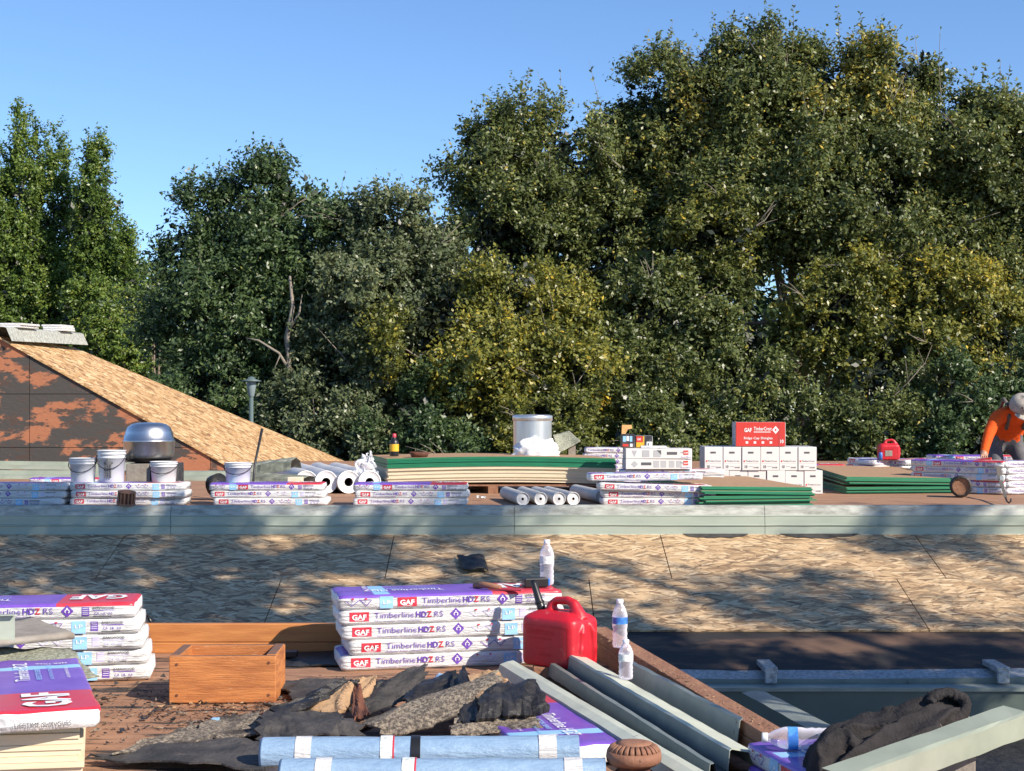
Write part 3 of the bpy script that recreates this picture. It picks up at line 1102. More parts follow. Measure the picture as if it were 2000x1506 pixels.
def spray(parent, base_, tip, n, size, m, seed):
    """a thin shoot with loose leaves that stands out of a crown"""
    r = np.random.default_rng(seed)
    a, b_ = np.array(base_), np.array(tip)
    L_ = np.linalg.norm(b_ - a)
    k1 = (a * .6 + b_ * .4) + r.normal(size=3) * .08 * L_
    pts = []
    for i in range(6):
        t = i / 5
        pts.append((1 - t) ** 2 * a + 2 * t * (1 - t) * k1 + t * t * b_)
    p = MB()
    p.tube([Vector(q) for q in pts], [.013, .011, .009, .007, .005, .003], 4)
    o = p.build('shoot', M['twig'], parent)
    q = MB()
    for i in range(n * 3):
        t = r.uniform(.15, 1.0)
        c = (1 - t) ** 2 * a + 2 * t * (1 - t) * k1 + t * t * b_
        dr = r.normal(size=3) + np.array((0, 0, .35))
        dr /= np.linalg.norm(dr)
        sz = size * r.uniform(.6, 1.2)
        w_ = np.cross(dr, r.normal(size=3))
        w_ = w_ / (np.linalg.norm(w_) + 1e-6) * sz * .26
        e = c + dr * sz
        mid = (c + e) / 2
        q.add([c, mid + w_, e, mid - w_], [(0, 1, 2, 3)])
    me = q.mesh('shoot_leaves', m)
    at_ = me.attributes.new('tint', 'FLOAT', 'POINT')
    at_.data.foreach_set('value', np.repeat(r.uniform(.25, .7, len(me.vertices) // 4), 4).astype(np.float32))
    ob = link('shoot_leaves', me, o)
    ob['kind'] = 'stuff'
    ob.location = -parent.location


def gfoot(px, D):
    return ((px - 1000) / F * D, D, GROUND - .05)


# poplars at the left
for i, (label, es, D) in enumerate((
        ('tallest poplar with twin feathery tops', [ell(45, 450, 42, 208, 50), ell(62, 640, 76, 190, 50)], 50),
        ('slender pointed poplar standing apart from the twin topped one', [ell(186, 440, 24, 185, 49), ell(200, 610, 62, 190, 49)], 49),
        ('leaning poplar shoulder on the outer side of the pointed poplar', [ell(244, 610, 34, 150, 48.5), ell(225, 700, 62, 130, 48)], 48.5),
        ('poplar cut off beside the twin topped poplar', [ell(-24, 540, 44, 220, 49.5)], 49.5),
        ('middle poplar between twin topped and pointed poplars', [ell(102, 440, 40, 210, 50.5), ell(140, 560, 42, 190, 50.8), ell(140, 660, 60, 170, 51)], 51.0))):
    tree('poplar_tree', label, gfoot([75, 195, 240, -20, 138][i], D), es, [560, 420, 330, 300, 400][i], 120, .115, M['leaf_poplar'], 100 + i, .05, .42, 1.6, .6, .7, 0,
         .14, 5, 'poplar trees beyond the gable', bare=0, bough=0, shoots=12, rmin=.45, shoot_len=.6)
tree('low_bush_tree', 'low light green tree hanging over the gable slope', gfoot(250, 44), [ell(235, 660, 62, 75, 45), ell(190, 610, 60, 80, 46)], 170, 130, .11, M['leaf_poplar'], 120, .1, .5, .4, .5, bare=0)
# broad trees
T = {}
T['oak'] = tree('oak_tree', 'dark rounded oak with open ragged top beside the poplars', gfoot(560, 38), [ell(535, 420, 110, 90, 38), ell(560, 530, 165, 120, 38.5), ell(390, 500, 62, 95, 38), ell(470, 640, 190, 130, 38), ell(620, 650, 130, 160, 38)],
     1000, 115, .118, M['leaf_dark'], 201, .03, .33, .4, .72, trunk_r=.2, bare=10, shoots=18)
ob_ = MB()
ob_.tube([at(552, 800, 35.2), at(566, 730, 35.0), at(560, 660, 35.0), at(572, 600, 35.2), at(566, 540, 35.6)], [.10, .085, .07, .05, .03], 8)
ob_.tube([at(566, 725, 35.0), at(545, 690, 34.9), at(505, 665, 34.9), at(480, 660, 35)], [.045, .035, .025, .01], 6)
ob_.tube([at(548, 692, 34.9), at(535, 722, 34.8)], [.02, .008], 5)
ob_.tube([at(562, 650, 35.0), at(585, 610, 34.9), at(590, 575, 35)], [.035, .025, .01], 6)
ob_.build('limb', M['twig'], T['oak'])
tree('willow_tree', 'small pale weeping tree glimpsed between poplars and oak', gfoot(300, 52), [ell(300, 590, 40, 80, 52)], 70, 110, .10, M['leaf_poplar'], 202, .1, .55, -.6, .7, droop=.3, bare=2)
tree('grey_leaf_tree', 'grey green leafy tree between the oak and the tall trees', gfoot(780, 36.5), [ell(775, 480, 105, 100, 36.5), ell(740, 620, 130, 150, 36), ell(860, 560, 80, 120, 36.5), ell(690, 740, 130, 110, 35.5)],
     760, 110, .113, M['leaf_grey'], 203, .03, .40, .3, .6, bare=12)
t1 = tree('broad_tree', 'tall olive tree with sparse twiggy top rising beside the grey tree', gfoot(1060, 39), [ell(971, 328, 85, 125, 39), ell(1096, 338, 120, 120, 39.5), ell(1016, 458, 150, 110, 38.5), ell(1196, 478, 120, 130, 39), ell(1216, 298, 60, 90, 40), ell(1286, 228, 62, 105, 39.5), ell(1316, 368, 80, 110, 39.5)],
          1020, 110, .118, M['leaf_olive'], 204, .10, .38, .5, .70, trunk_r=.2, bare=26, shoots=40)
t2 = tree('broad_tree', 'tallest olive green tree crowning the row with yellow patches', gfoot(1600, 38), [ell(1480, 246, 110, 130, 38.5), ell(1610, 216, 110, 140, 38.5), ell(1740, 214, 85, 130, 38), ell(1450, 426, 150, 140, 38), ell(1640, 416, 190, 140, 37.5), ell(1780, 356, 90, 140, 38), ell(1360, 256, 70, 130, 38.5), ell(1420, 156, 60, 80, 38.5), ell(1520, 154, 60, 80, 38.5)],
          1620, 110, .120, M['leaf_olive'], 205, .15, .38, .5, .70, trunk_r=.22, bare=44, shoots=55)
t3 = tree('broad_tree', 'dense twiggy tree at the outer end of the row', gfoot(1940, 37), [ell(1930, 336, 120, 140, 37.5), ell(1960, 516, 140, 160, 37), ell(1860, 466, 90, 120, 37.5), ell(2060, 456, 100, 200, 37), ell(1880, 326, 70, 120, 37.5), ell(1955, 266, 70, 80, 37.5)],
          900, 110, .118, M['leaf_olive'], 206, .12, .40, .6, .70, bare=34, shoots=30)
tree('yellowing_tree', 'yellowing tree leaning over the cover board stack', gfoot(960, 34), [ell(860, 660, 120, 85, 35), ell(980, 590, 110, 70, 35.5), ell(960, 730, 120, 80, 34.5), ell(1110, 740, 75, 75, 34), ell(1060, 640, 100, 70, 35)],
     560, 110, .115, M['leaf_yellow'], 207, .17, .42, .4, .65, bare=16, shoots=8)
tree('yellowing_tree', 'yellow tipped tree below the tallest olive tree', gfoot(1640, 35), [ell(1400, 480, 75, 85, 36), ell(1640, 610, 130, 100, 35.5), ell(1800, 600, 130, 110, 35.5), ell(1740, 700, 130, 80, 35), ell(1900, 660, 100, 100, 35)],
     640, 110, .115, M['leaf_yellow'], 208, .14, .34, .3, .55, bare=16)
tree('broad_tree', 'olive tree with dark hollows behind the printed cartons', gfoot(1260, 35.5), [ell(1260, 620, 130, 130, 36), ell(1400, 700, 120, 130, 35.5), ell(1250, 760, 120, 90, 35), ell(1330, 560, 110, 90, 36.5)],
     640, 110, .115, M['leaf_olive'], 209, .06, .36, .3, .55, bare=14)
for i, (px, py, rx, ry, D, lab, mm) in enumerate((
        (420, 780, 150, 110, 37, 'dark bush below the oak behind the gable slope', 'leaf_dark'),
        (620, 820, 130, 90, 35, 'dark bush behind the white membrane rolls', 'leaf_grey'),
        (840, 830, 130, 90, 34, 'shaded bush behind the cover board stack', 'leaf_dark'),
        (1080, 850, 110, 70, 33, 'bush behind the galvanised drum', 'leaf_yellow'),
        (1270, 850, 120, 80, 33, 'bush behind the opened carton', 'leaf_olive'),
        (1470, 820, 130, 110, 33.5, 'bush behind the red carton', 'leaf_olive'),
        (1680, 810, 120, 110, 33, 'bush behind the distant red fuel can', 'leaf_olive'),
        (1860, 820, 110, 110, 32.5, 'bush behind the person in orange', 'leaf_dark'),
        (2020, 800, 100, 140, 32.5, 'dark bush over the shoulder of the person in orange', 'leaf_dark'))):
    tree('bush', lab, gfoot(px, D), [ell(px, py, rx, ry, D), ell(px + 30, py + 60, rx, ry * .9, D - .5), ell(px, py + 150, rx, ry, D)], 300, 120, .10, M[mm], 300 + i, .05, .36, .3, .5, trunk_r=.06, limbs=4, bare=5, group='bushes behind the roof')
for i, (nm, px, py, ry) in enumerate((('poplars', 60, 760, 160), ('pointed poplar', 250, 770, 150), ('oak', 430, 760, 190), ('rounded oak crown', 610, 720, 220), ('grey green tree', 800, 720, 230), ('sparse topped olive tree', 1000, 680, 280),
                                     ('yellowing tree', 1190, 680, 290), ('dark hollowed olive tree', 1380, 660, 330), ('tallest olive tree', 1570, 640, 380), ('yellow tipped tree', 1760, 640, 380), ('dense twiggy end tree', 1960, 640, 350))):
    tree('backdrop_tree', f'dim dark tree far behind the {nm}', gfoot(px, 54), [ell(px, py, 150, ry, 54, 2.0), ell(px + 20, py + 190, 160, 150, 53, 2.0)], 330, 46, .30, M['leaf_dark'], 400 + i, 0, .15, .2, .8, .6, core=False, bare=0, group='dim trees at the back', bough=0)
for i, (tt, bx_, by_, tx, ty, D) in enumerate(((t1, 1268, 240, 1262, 60, 39), (t1, 1300, 230, 1308, 100, 39), (t1, 1185, 260, 1150, 118, 39), (t2, 1545, 120, 1549, 2, 38), (t2, 1640, 100, 1636, 12, 38),
                                               (t2, 1400, 200, 1392, 28, 38), (t2, 1480, 160, 1470, 35, 38), (t3, 1840, 200, 1838, 50, 37))):
    spray(tt, at(bx_, by_, D), at(tx, ty, D), 10 if tt is not t3 else 3, .12, M['leaf_olive'], 500 + i)
# a tree out of view on the sunny side: its shade dapples the slope, as in the photograph
NV = Vector((math.cos(R(SUN_AZ)), math.sin(R(SUN_AZ)), 0))          # across the shade
UV = Vector((-math.sin(R(SUN_AZ)), math.cos(R(SUN_AZ)), 0))         # along the shade
TE = math.tan(R(SUN_EL))


def shade_ell(n, u, z_target, lift, rn, ru, rz):
    """crown lobe whose shade falls at across-n, along-u on height z_target"""
    c = NV * n + UV * u
    L_ = lift / TE
    c = c - UV * L_
    return (np.array((c.x, c.y, z_target + lift)), np.array((rn, ru, rz)))


SH = [shade_ell(n_, u_, z_, l_, rr_, rr_ * 1.05, rr_ * .8) for n_, u_, z_, l_, rr_ in (
    (6.95, 9.3, -.4, 5.6, .62), (7.2, 10.6, -.2, 6.3, .75), (7.7, 11.8, 0, 6.9, .8), (7.5, 8.9, -.4, 5.4, .8), (7.9, 7.6, -.5, 5.0, .9), (8.1, 9.9, -.2, 6.4, .85),
    (8.5, 6.6, -.4, 5.3, .9), (8.8, 8.4, -.1, 6.3, .8), (8.7, 5.2, -.6, 4.6, .9), (9.3, 4.2, -.7, 4.4, .8), (9.5, 6.6, -.1, 6.0, .6))]
shade = tree('shade_tree', 'leafy tree beside the roof whose shade dapples the slope', (7.6, 3.6, GROUND), SH, 600, 42, .12, M['leaf_olive'], 610, .05, .35, .2, .42, 0, trunk_r=.15, limbs=16, core=False, bare=0, group=None, rmin=.1, bough=24)
SH2 = [shade_ell(n_, u_, z_, l_, rr_, rr_ * 1.6, rr_ * .6) for n_, u_, z_, l_, rr_ in (
    (9.9, 8.3, .1, 7.6, .32), (10.3, 5.3, -.2, 6.6, .34), (11.2, 6.2, -.1, 7.2, .26), (10.6, 3.6, -.5, 6.0, .40), (11.9, 4.8, -.1, 7.0, .28), (12.4, 5.4, .0, 7.4, .22))]
tree('shade_tree', 'thin crowned tree beside the roof whose shade streaks the slope', (9.6, 5.6, GROUND), SH2, 110, 46, .11, M['leaf_olive'], 620, .05, .35, .2, .55, 0, trunk_r=.12, limbs=14, core=False, bare=0, group=None, rmin=.1, bough=14)

# lamp post in front of the trees
lp = at(491, 830, 30)
t = thing('lamp_post', 'grey green post lamp standing before the dark trees', 'lamp', (lp.x, lp.y, GROUND))
p = MB()
hz = at(491, 742, 30).z
p.tube([(lp.x, lp.y, GROUND), (lp.x, lp.y, hz - .30)], .042, 10)
p.build('post', M['lamp_grey'], t)
p = MB().lathe([(.05, -.34), (.065, -.30), (.10, -.10), (.10, -.03)], 16, 0, Matrix.Translation((lp.x, lp.y, hz)))
p.build('lantern', M['lamp_glass'], t)
p = MB().lathe([(.10, -.04), (.20, -.035), (.205, -.02), (.08, .02), (.06, .06), (0.0, .07)], 16, 0, Matrix.Translation((lp.x, lp.y, hz)))
p.build('lamp_cap', M['lamp_grey'], t)

# ------------------------------------------------------------------ things on the far deck
FZ = FD + .001


def far_pt(px, D, z=FZ):
    return Vector(((px - 1000) / F * D, D, z))


stack('at the deck edge beside the bucket packs', far_pt(-102, 13.08), 0, 3, .012, 1, [3, 2, 2], [.0, .02, .03])
stack('under the three cloudy buckets', far_pt(136, 13.12), 0.5, 3, .012, 2, [2, 0, 0], [.0, .01, -.0])
stack('under the single bucket with the leaning bar', far_pt(411, 13.12), .5, 3, .014, 3, [0, 2, 1], [.025, 0, -.01])
stack('in front of the white membrane rolls', far_pt(690, 13.1), .5, 3, .012, 4, [2, 0, 1], [.0, .015, .0])
stack('leaning beside the short grey rolls', far_pt(1176, 13.1), 1.0, 2, .01, 5, [0, 0])
pack('sagging white shingle pack, second from the top beside the grey rolls', far_pt(1170, 13.06, FZ + .140), 1.0, 0, 0, 1.6)
pack('crooked topmost white shingle pack beside the grey rolls', far_pt(1152, 13.1, FZ + .215), 2.0, 2, 0, -.6)
pack('white shingle pack lying alone before the gable wall', far_pt(57, 17.0), 0, 1)


p = MB().box((far_pt(96, 13.75).x, 13.75, FD), (far_pt(140, 13.75).x, 14.6, FD + .14))
p.m = [0, 0, 1, 1, 1, 1]
tag(p.build('board_bundle', [M['ply_top'], M['green_edge']], None, far_pt(118, 13.75, FD)), 'green painted board bundle glimpsed between the first pack stacks', 'board')


def bucket(label, px, D, z, r_, h, handle=1, glove=False):
    t = thing('bucket', label, 'bucket', far_pt(px, D, z), 0, 'cloudy plastic buckets')
    p = MB().lathe([(r_ * .86, 0), (r_ * .88, .004), (r_ * .97, h * .74), (r_ * 1.02, h * .745), (r_ * 1.02, h * .79), (r_ * .98, h * .795), (r_ * .99, h * .86), (r_ * 1.05, h * .865), (r_ * 1.05, h * .90),
                    (r_ * .99, h * .905), (r_, h * .97), (r_ * 1.05, h * .975), (r_ * 1.05, h), (r_ * .97, h), (r_ * .84, .01), (0, .01)], 28)
    p.local('shell', M['bucket'], t)
    q = MB()
    pts = []
    for i in range(13):
        a = math.pi * i / 12
        pts.append((r_ * 1.06 * math.cos(a) * (1 if handle > 0 else -1), -r_ * 1.08 * math.sin(a) - .002, h * .84 - (h * .42) * math.sin(a)))
    q.tube(pts, .004, 6)
    q.local('handle', M['steel_dark'], t)
    return t


ZP = FD + 3 * .0665 + .002
bucket('cloudy bucket at the outer end of the pack stack', 162, 13.3, ZP, .116, .215)
bk = bucket('tallest cloudy bucket with a dark glove shape inside', 218, 13.32, ZP, .122, .285, -1)
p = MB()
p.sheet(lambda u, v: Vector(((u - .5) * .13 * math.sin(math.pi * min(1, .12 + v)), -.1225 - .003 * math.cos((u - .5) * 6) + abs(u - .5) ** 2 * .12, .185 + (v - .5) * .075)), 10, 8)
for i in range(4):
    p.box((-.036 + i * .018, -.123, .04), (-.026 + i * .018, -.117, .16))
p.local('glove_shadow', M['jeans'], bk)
bucket('smaller cloudy bucket next to the printed dark carton', 320, 13.3, ZP, .118, .185)
bucket('cloudy bucket with square handle clip beside the bent metal pile', 465, 13.3, ZP, .118, .175)
# aluminium vent dome on its carton
vd = far_pt(291, 14.1, 0)
zv = EYE - (890 - HZ) / F * 14.1
t = thing('roof_vent', 'shiny aluminium roof vent dome with flanged collar', 'vent', (vd.x, vd.y, zv))
MB().lathe([(.215, -.02), (.235, .02), (.238, .13), (.243, .135), (.243, .147), (.236, .15), (.222, .22), (.20, .27), (.16, .30), (.10, .313), (0, .317)], 40).local('dome', M['alu'], t)
p = MB().lathe([(.24, -.022), (.215, -.022), (.20, -.05), (.13, -.06), (.13, -.13)], 28)
p.local('collar', M['steel_dark'], t)
def carton(name, label, lo, sz, rotz, mats, front=None, group=None, cat='carton'):
    """a box with its own lid seams; front(p) draws the print of the face towards the camera"""
    t = thing(name, label, cat, lo, rotz, group)
    p = MB()
    a, b_, c = sz
    p.box((0, 0, 0), (a, b_, c), 0)
    p.m = [2, 1, 0, 1, 1, 1]  # sides and top take the second colour, painted-in shade on white cartons
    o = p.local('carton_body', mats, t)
    bevel(o, .004, 1)
    q = MB()
    q.box((a * .48, -.0008, c), (a * .52, b_ + .0008, c + .0016))
    q.local('tape_seam', M['carton_grey_and_shade'], t)
    if front:
        pr = Print(lambda u, v, l: (u, -.0014 - .0006 * l, v))
        front(pr, a, c)
        pr.b.local('print', [M['carton_red'], M['grey_ink'], M['white_ink'], M['ink'], M['sky_blue'], M['yellow'], M['carton_grey_and_shade']], t)['kind'] = 'stuff'
    return t


def dark_art(p, a, c):
    p.rect(a * .1, c * .45, a * .32, c * .85, 4)
    p.rect(a * .36, c * .5, a * .55, c * .85, 2)
    p.rect(a * .6, c * .45, a * .78, c * .85, 4)
    p.rect(a * .08, c * .1, a * .5, c * .28, 0)
    p.rect(a * .62, c * .08, a * .80, c * .30, 2)


far_z = FD
carton('carton', 'dark printed carton under the edge of the vent dome', (far_pt(296, 13.85, 0).x, 13.85, FD), (.235, .3, zv - FD - .065 + .0), 0, [M['dark_print'], M['dark_print'], M['cardboard']], dark_art)
carton('carton', 'plain grey carton under the vent dome behind the tallest bucket', (far_pt(246, 13.9, 0).x, 13.9, FD), (.225, .3, zv - FD - .07), 0, [M['roof_scrap'], M['carton_grey_and_shade'], M['cardboard']])
p = MB()
for i in range(4):
    q = far_pt(238 + i * 6, 13.9, zv - .015 + .012 * (i % 2))
    p.lathe([(0, -.03), (.022, -.02), (.03, .01), (.018, .035), (0, .04)], 8, 0, Matrix.Translation(q))
gl = p.build('work_glove', M['rubber'], None, far_pt(246, 13.9, zv - .05))
tag(gl, 'crumpled black work glove beside the vent dome', 'glove')
for o in (gl,):
    md = o.modifiers.new('r', 'REMESH')
    md.mode, md.voxel_size = 'VOXEL', .01
# slotted brown vent cap lying on the metal edge
def slotted_cap(label, loc, r_, h, rot, bands=False):
    t = thing('vent_cap', label, 'vent cap', loc)
    t.rotation_euler = rot
    n = 26
    b = MB()
    prof_ = [(r_ * .80, 0), (r_ * .97, .012 * h / .08), (r_, .35 * h), (r_ * .96, .62 * h)]
    b.lathe(prof_, 52, 0)
    top = [(r_ * .96, .62 * h), (r_ * .86, .80 * h), (r_ * .66, .93 * h)]
    vs = []
    for rr, z in top:
        for k in range(n * 4):
            a = 2 * math.pi * k / (n * 4)
            vs.append((rr * math.cos(a), rr * math.sin(a), z))
    m_ = n * 4
    fs = []
    for i in range(2):
        for k in range(m_):
            if k % 4 == 1:
                continue
            fs.append((i * m_ + k, i * m_ + (k + 1) % m_, (i + 1) * m_ + (k + 1) % m_, (i + 1) * m_ + k))
    b.add(vs, fs, 0, True)
    b.lathe([(r_ * .66, .93 * h), (r_ * .4, h), (0, h)], 52, 0)
    o = b.local('slotted_dome', M['terracotta'], t)
    md = o.modifiers.new('thick', 'SOLIDIFY')
    md.thickness = .003
    MB().lathe([(r_ * .58, -h * .9), (r_ * .60, .0), (r_ * .60, .5 * h), (0, .5 * h)], 28).local('collar', M['rust'], t)
    return t


cp = far_pt(245, 12.78, .33)
t = thing('ribbed_cap', 'small orange brown ribbed cap lying on the metal edge', 'vent cap', cp)
p = MB()
for k in range(14):
    a = 2 * math.pi * k / 14
    c_, s_ = math.cos(a), math.sin(a)
    Mx = Matrix.Rotation(a, 4, 'Z')
    p.box((.058, -.007, .0), (.076, .007, .115), 0, Mx)
p.local('rib', M['terracotta'], t)
MB().lathe([(.062, .004), (.062, .112)], 24, 0).local('core', M['rust'], t)
MB().lathe([(.080, -.004), (.080, .012), (.05, .012)], 24).local('base_ring', M['terracotta'], t)
MB().lathe([(.078, .104), (.078, .114), (.04, .124), (0, .126)], 24).local('top_ring', M['terracotta'], t)
t.rotation_euler = (R(6), R(4), R(14))
t.location.z = .322
t.location.y = 12.80
# pale flashing lengths along the wall foot
pf = [(-.10, .0), (-.09, .035), (.0, .06), (.05, .055), (.06, .10), (.10, .10)]
length_of('base_flashing', 'long pale green flashing along the foot of the gable wall', 'flashing', (-8.6, 19.6, FD + .09), (-4.95, 19.5, FD + .05), pf, [M['sage_pale']], [0] * 5, right=(0, 1, 0))
length_of('base_flashing', 'lower pale green flashing lying before the gable wall', 'flashing', (-7.6, 18.3, FD), (-4.9, 18.2, FD), pf, [M['sage_pale']], [0] * 5, seed=4, right=(0, 1, 0))
length_of('base_flashing', 'cream flashing pair reaching to the bent metal pile', 'flashing', (-4.4, 17.9, FD), (-2.9, 17.8, FD), [(-.12, 0), (-.11, .05), (0, .06), (.01, .10), (.10, .11)], [M['sage_pale']], [0] * 4, seed=7, right=(0, 1, 0))
# bent metal pile and leaning bar
for i, (a, b_, lab) in enumerate(((far_pt(470, 14.6, FD + .005), far_pt(602, 14.4, FD + .0), 'lowest bent grey metal length in the pile behind the packs'),
                                  (far_pt(478, 14.7, FD + .11), far_pt(606, 14.5, FD + .09), 'middle bent grey metal length in the pile behind the packs'),
                                  (far_pt(478, 14.9, FD + .19), far_pt(580, 14.8, FD + .25), 'uppermost bent grey metal length tilted on the pile'))):
    length_of('bent_metal', lab, 'scrap metal', a, b_, [(-.20, .0), (-.17, .09), (-.02, .12), (.10, .10), (.14, .02)], [M['moss_metal'], M['sage_grey']], [0, 0, 1, 1], seed=i * 3 + 1, wob=.014, right=(0, 1, 0))
p = MB()
p.tube([far_pt(493, 13.6, FD + .10), at(498, 905, 13.75), at(512, 838, 13.95)], [.011, .011, .014], 8)
tag(p.build('pry_bar', M['steel_dark'], None, far_pt(493, 13.6, FD)), 'thin dark steel bar leaning out behind the single bucket', 'bar')
p = MB()
p.tube([far_pt(418, 14.0, FD + .12), far_pt(432, 13.95, FD + .15)], [.11, .11], 14)
p.v = [Vector((q.x, q.y, max(FD, q.z))) for q in p.v]
tag(p.build('felt_roll', M['tar'], None, far_pt(424, 14, FD)), 'stub of black felt roll beside the single bucket', 'roll')
p = MB().box((far_pt(563, 13.5).x, 13.45, FD + .0), (far_pt(590, 13.5).x, 13.6, FD + .235))
tag(bevel(p.build('block', M['cream'], None, far_pt(575, 13.5, FD))), 'small pale block behind the packs near the rolls', 'block')


def roll(name, label, a, b_, r_, hole, mats, group=None, wrap=True, seed=0, open_=True):
    """a roll lying from a (towards the camera) to b_; layered end with a dark core"""
    a, b_ = Vector(a), Vector(b_)
    t = thing(name, label, 'roll', (a.x, a.y, a.z - r_), 0, group)
    d = (b_ - a)
    L_ = d.length
    rot = d.to_track_quat('Z', 'Y').to_matrix().to_4x4()
    Mx = Matrix.Translation((0, 0, r_)) @ rot
    p = MB()
    n, ns = 32, 22
    vs = []
    for i in range(ns + 1):
        for k in range(n):
            an = 2 * math.pi * k / n
            q = Vector((math.cos(an) * 1.5, math.sin(an) * 1.5, i * .5 + seed))
            rr = r_ * (1 + (.035 if wrap else .012) * noise.noise(q) + (.012 if wrap else .004) * noise.noise(q * 3))
            vs.append((rr * math.cos(an), rr * math.sin(an), L_ * i / ns))
    fs = [(i * n + k, i * n + (k + 1) % n, (i + 1) * n + (k + 1) % n, (i + 1) * n + k) for i in range(ns) for k in range(n)]
    p.add(vs, fs, 0, True, Mx)
    p.local('sheet_roll', mats[0], t)
    q = MB()
    if open_:
        q.lathe([(r_ * .99, 0), (r_ * .93, -.008), (r_ * .90, .004), (r_ * .80, .0), (r_ * .77, .005), (r_ * .6, .002), (hole, .0)], n, 0, Mx)
        q.local('roll_end', mats[1], t)
        MB().lathe([(r_ * .99, L_), (hole, L_)], n, 0, Mx).local('roll_end', mats[1], t)
        c = MB()
        c.lathe([(hole, .0), (hole * .98, L_ * .5)], 24, 0, Mx)
        c.lathe([(hole, L_ * .5), (0, L_ * .5)], 24, 0, Mx)
        c.local('core_tube', M['cardboard'] if len(mats) < 3 else mats[2], t)
    else:
        q.lathe([(r_ * .99, 0), (r_ * .9, -.004), (r_ * .5, .002), (0, .003)], n, 0, Mx)
        q.lathe([(r_ * .99, L_), (r_ * .6, L_ + .004), (0, L_)], n, 0, Mx)
        q.local('roll_end', mats[1], t)
    return t


rw = .118
for i, (px, lab) in enumerate(((598, 'white membrane roll with torn film beside the bent metal pile'), (637, 'white membrane roll with dark core next to the torn one'), (681, 'white membrane roll with dark core beside the crumpled film'), (722, 'white membrane roll under crumpled clear film beside the board stack'))):
    a = far_pt(px, 15.0, FD + rw)
    b_ = Vector((a.x - .62, 17.3, FD + rw))
    roll('membrane_roll', lab, a, b_, rw, .044, [M['roll_white'], M['white_plastic'], M['rust']], 'white membrane rolls', seed=i * 2.2)
p = MB()


def crumple(u, v):
    q = Vector((u * 4, v * 4, 1.7))
    x = (u - .5) * .26
    return far_pt(712, 15.05, FD + .16) + Vector((x * (1.1 - .5 * v) + .05 * noise.noise(q * 2), .04 * noise.noise(q * 2.5 + Vector((5, 5, 5))) + .1 * v, v * .25 + .05 * noise.noise(q * 2.2 + Vector((9, 0, 0))) - .2 * (u - .6) ** 2))


p.sheet(crumple, 26, 26)
fo = p.build('plastic_film', M['film'], None, far_pt(712, 15.05, FD + .16))
tag(fo, 'crumpled clear plastic film bunched up on the membrane rolls', 'plastic film')
# short grey rolls
for i, (fx_, fy_, bx_, lab) in enumerate(((1021, 13.08, 988, 'first short grey roll next to the empty pallet gap'), (1056, 13.1, 1020, 'second short grey roll, wrapped in torn film'), (1092, 13.1, 1046, 'third short grey roll in the row by the metal edge'),
                                          (1120, 13.12, 1070, 'fourth short grey roll with loose wrapping'), (1176, 13.45, 1124, 'last short grey roll, set apart against the leaning packs'))):
    a = far_pt(fx_, fy_, FD + .062)
    b_ = far_pt(bx_, fy_ + 1.0, FD + .062)
    roll('short_roll', lab, a, b_, .060, .012, [M['roll_grey'], M['roll_white'], M['rust']], 'short grey rolls', seed=i * 3.1 + 20, wrap=i in (1, 3))
p = MB()
p.sheet(lambda u, v: far_pt(940, 13.9, FD + .03) + Vector(((u - .5) * .08 + .02 * noise.noise(Vector((u * 5, v * 5, 0))), (v - .5) * .05, .03 * noise.noise(Vector((u * 4, v * 4, 4))))), 10, 10)
tag(p.build('paper_scrap', M['bag'], None, far_pt(940, 13.9, FD)), 'crumpled white paper scrap on bare plywood before the pallet', 'paper')


# stacks of sheets
CNT = ['topmost', 'second from top', 'third from top', 'fourth from top', 'fifth from top', 'sixth from top', 'seventh from top', 'eighth from top', 'ninth from top', 'tenth from top', 'eleventh from top', 'twelfth from top']


def sheets(where, cnr, ex, ey, n, th, top_m, edge_m, name, labelk, group, bow=0.0, gapf=None, jit=.012, seed=0, first=0):
    """n sheets piled up; cnr = front left bottom corner, ex / ey = edge vectors"""
    r = random.Random(seed)
    ex, ey = Vector(ex), Vector(ey)
    z = 0
    out = []
    for i in range(n):
        if gapf:
            z += gapf(i)
        o = Vector(cnr) + ex.normalized() * r.uniform(-jit, jit) + ey.normalized() * r.uniform(-jit, jit)
        p = MB()
        nu = 12

        def pt(u, v, h):
            q = o + ex * u + ey * v
            return Vector((q.x, q.y, Vector(cnr).z + z + h + bow * math.sin(math.pi * u) + (gapf.tilt(i, u, v) if hasattr(gapf, 'tilt') else 0)))
        for k in range(nu):
            u0, u1 = k / nu, (k + 1) / nu
            p.add([pt(u0, 0, th), pt(u1, 0, th), pt(u1, 1, th), pt(u0, 1, th)], [(0, 1, 2, 3)], 0)
            p.add([pt(u0, 0, 0), pt(u1, 0, 0), pt(u1, 1, 0), pt(u0, 1, 0)], [(3, 2, 1, 0)], 0)
            p.add([pt(u0, 0, 0), pt(u1, 0, 0), pt(u1, 0, th), pt(u0, 0, th)], [(0, 1, 2, 3)], 1)
            p.add([pt(u0, 1, 0), pt(u1, 1, 0), pt(u1, 1, th), pt(u0, 1, th)], [(3, 2, 1, 0)], 1)
        p.add([pt(0, 0, 0), pt(0, 1, 0), pt(0, 1, th), pt(0, 0, th)], [(3, 2, 1, 0)], 1)
        p.add([pt(1, 0, 0), pt(1, 1, 0), pt(1, 1, th), pt(1, 0, th)], [(0, 1, 2, 3)], 1)
        ob = p.build(name, [top_m, edge_m], None, cnr)
        k = n - i
        tag(ob, f'{labelk} {where}, ' + ('lowest of its pile' if i == 0 else CNT[k - 1] + ' of its pile'), 'board', group)
        out.append(ob)
        z += th + .0012
    return z


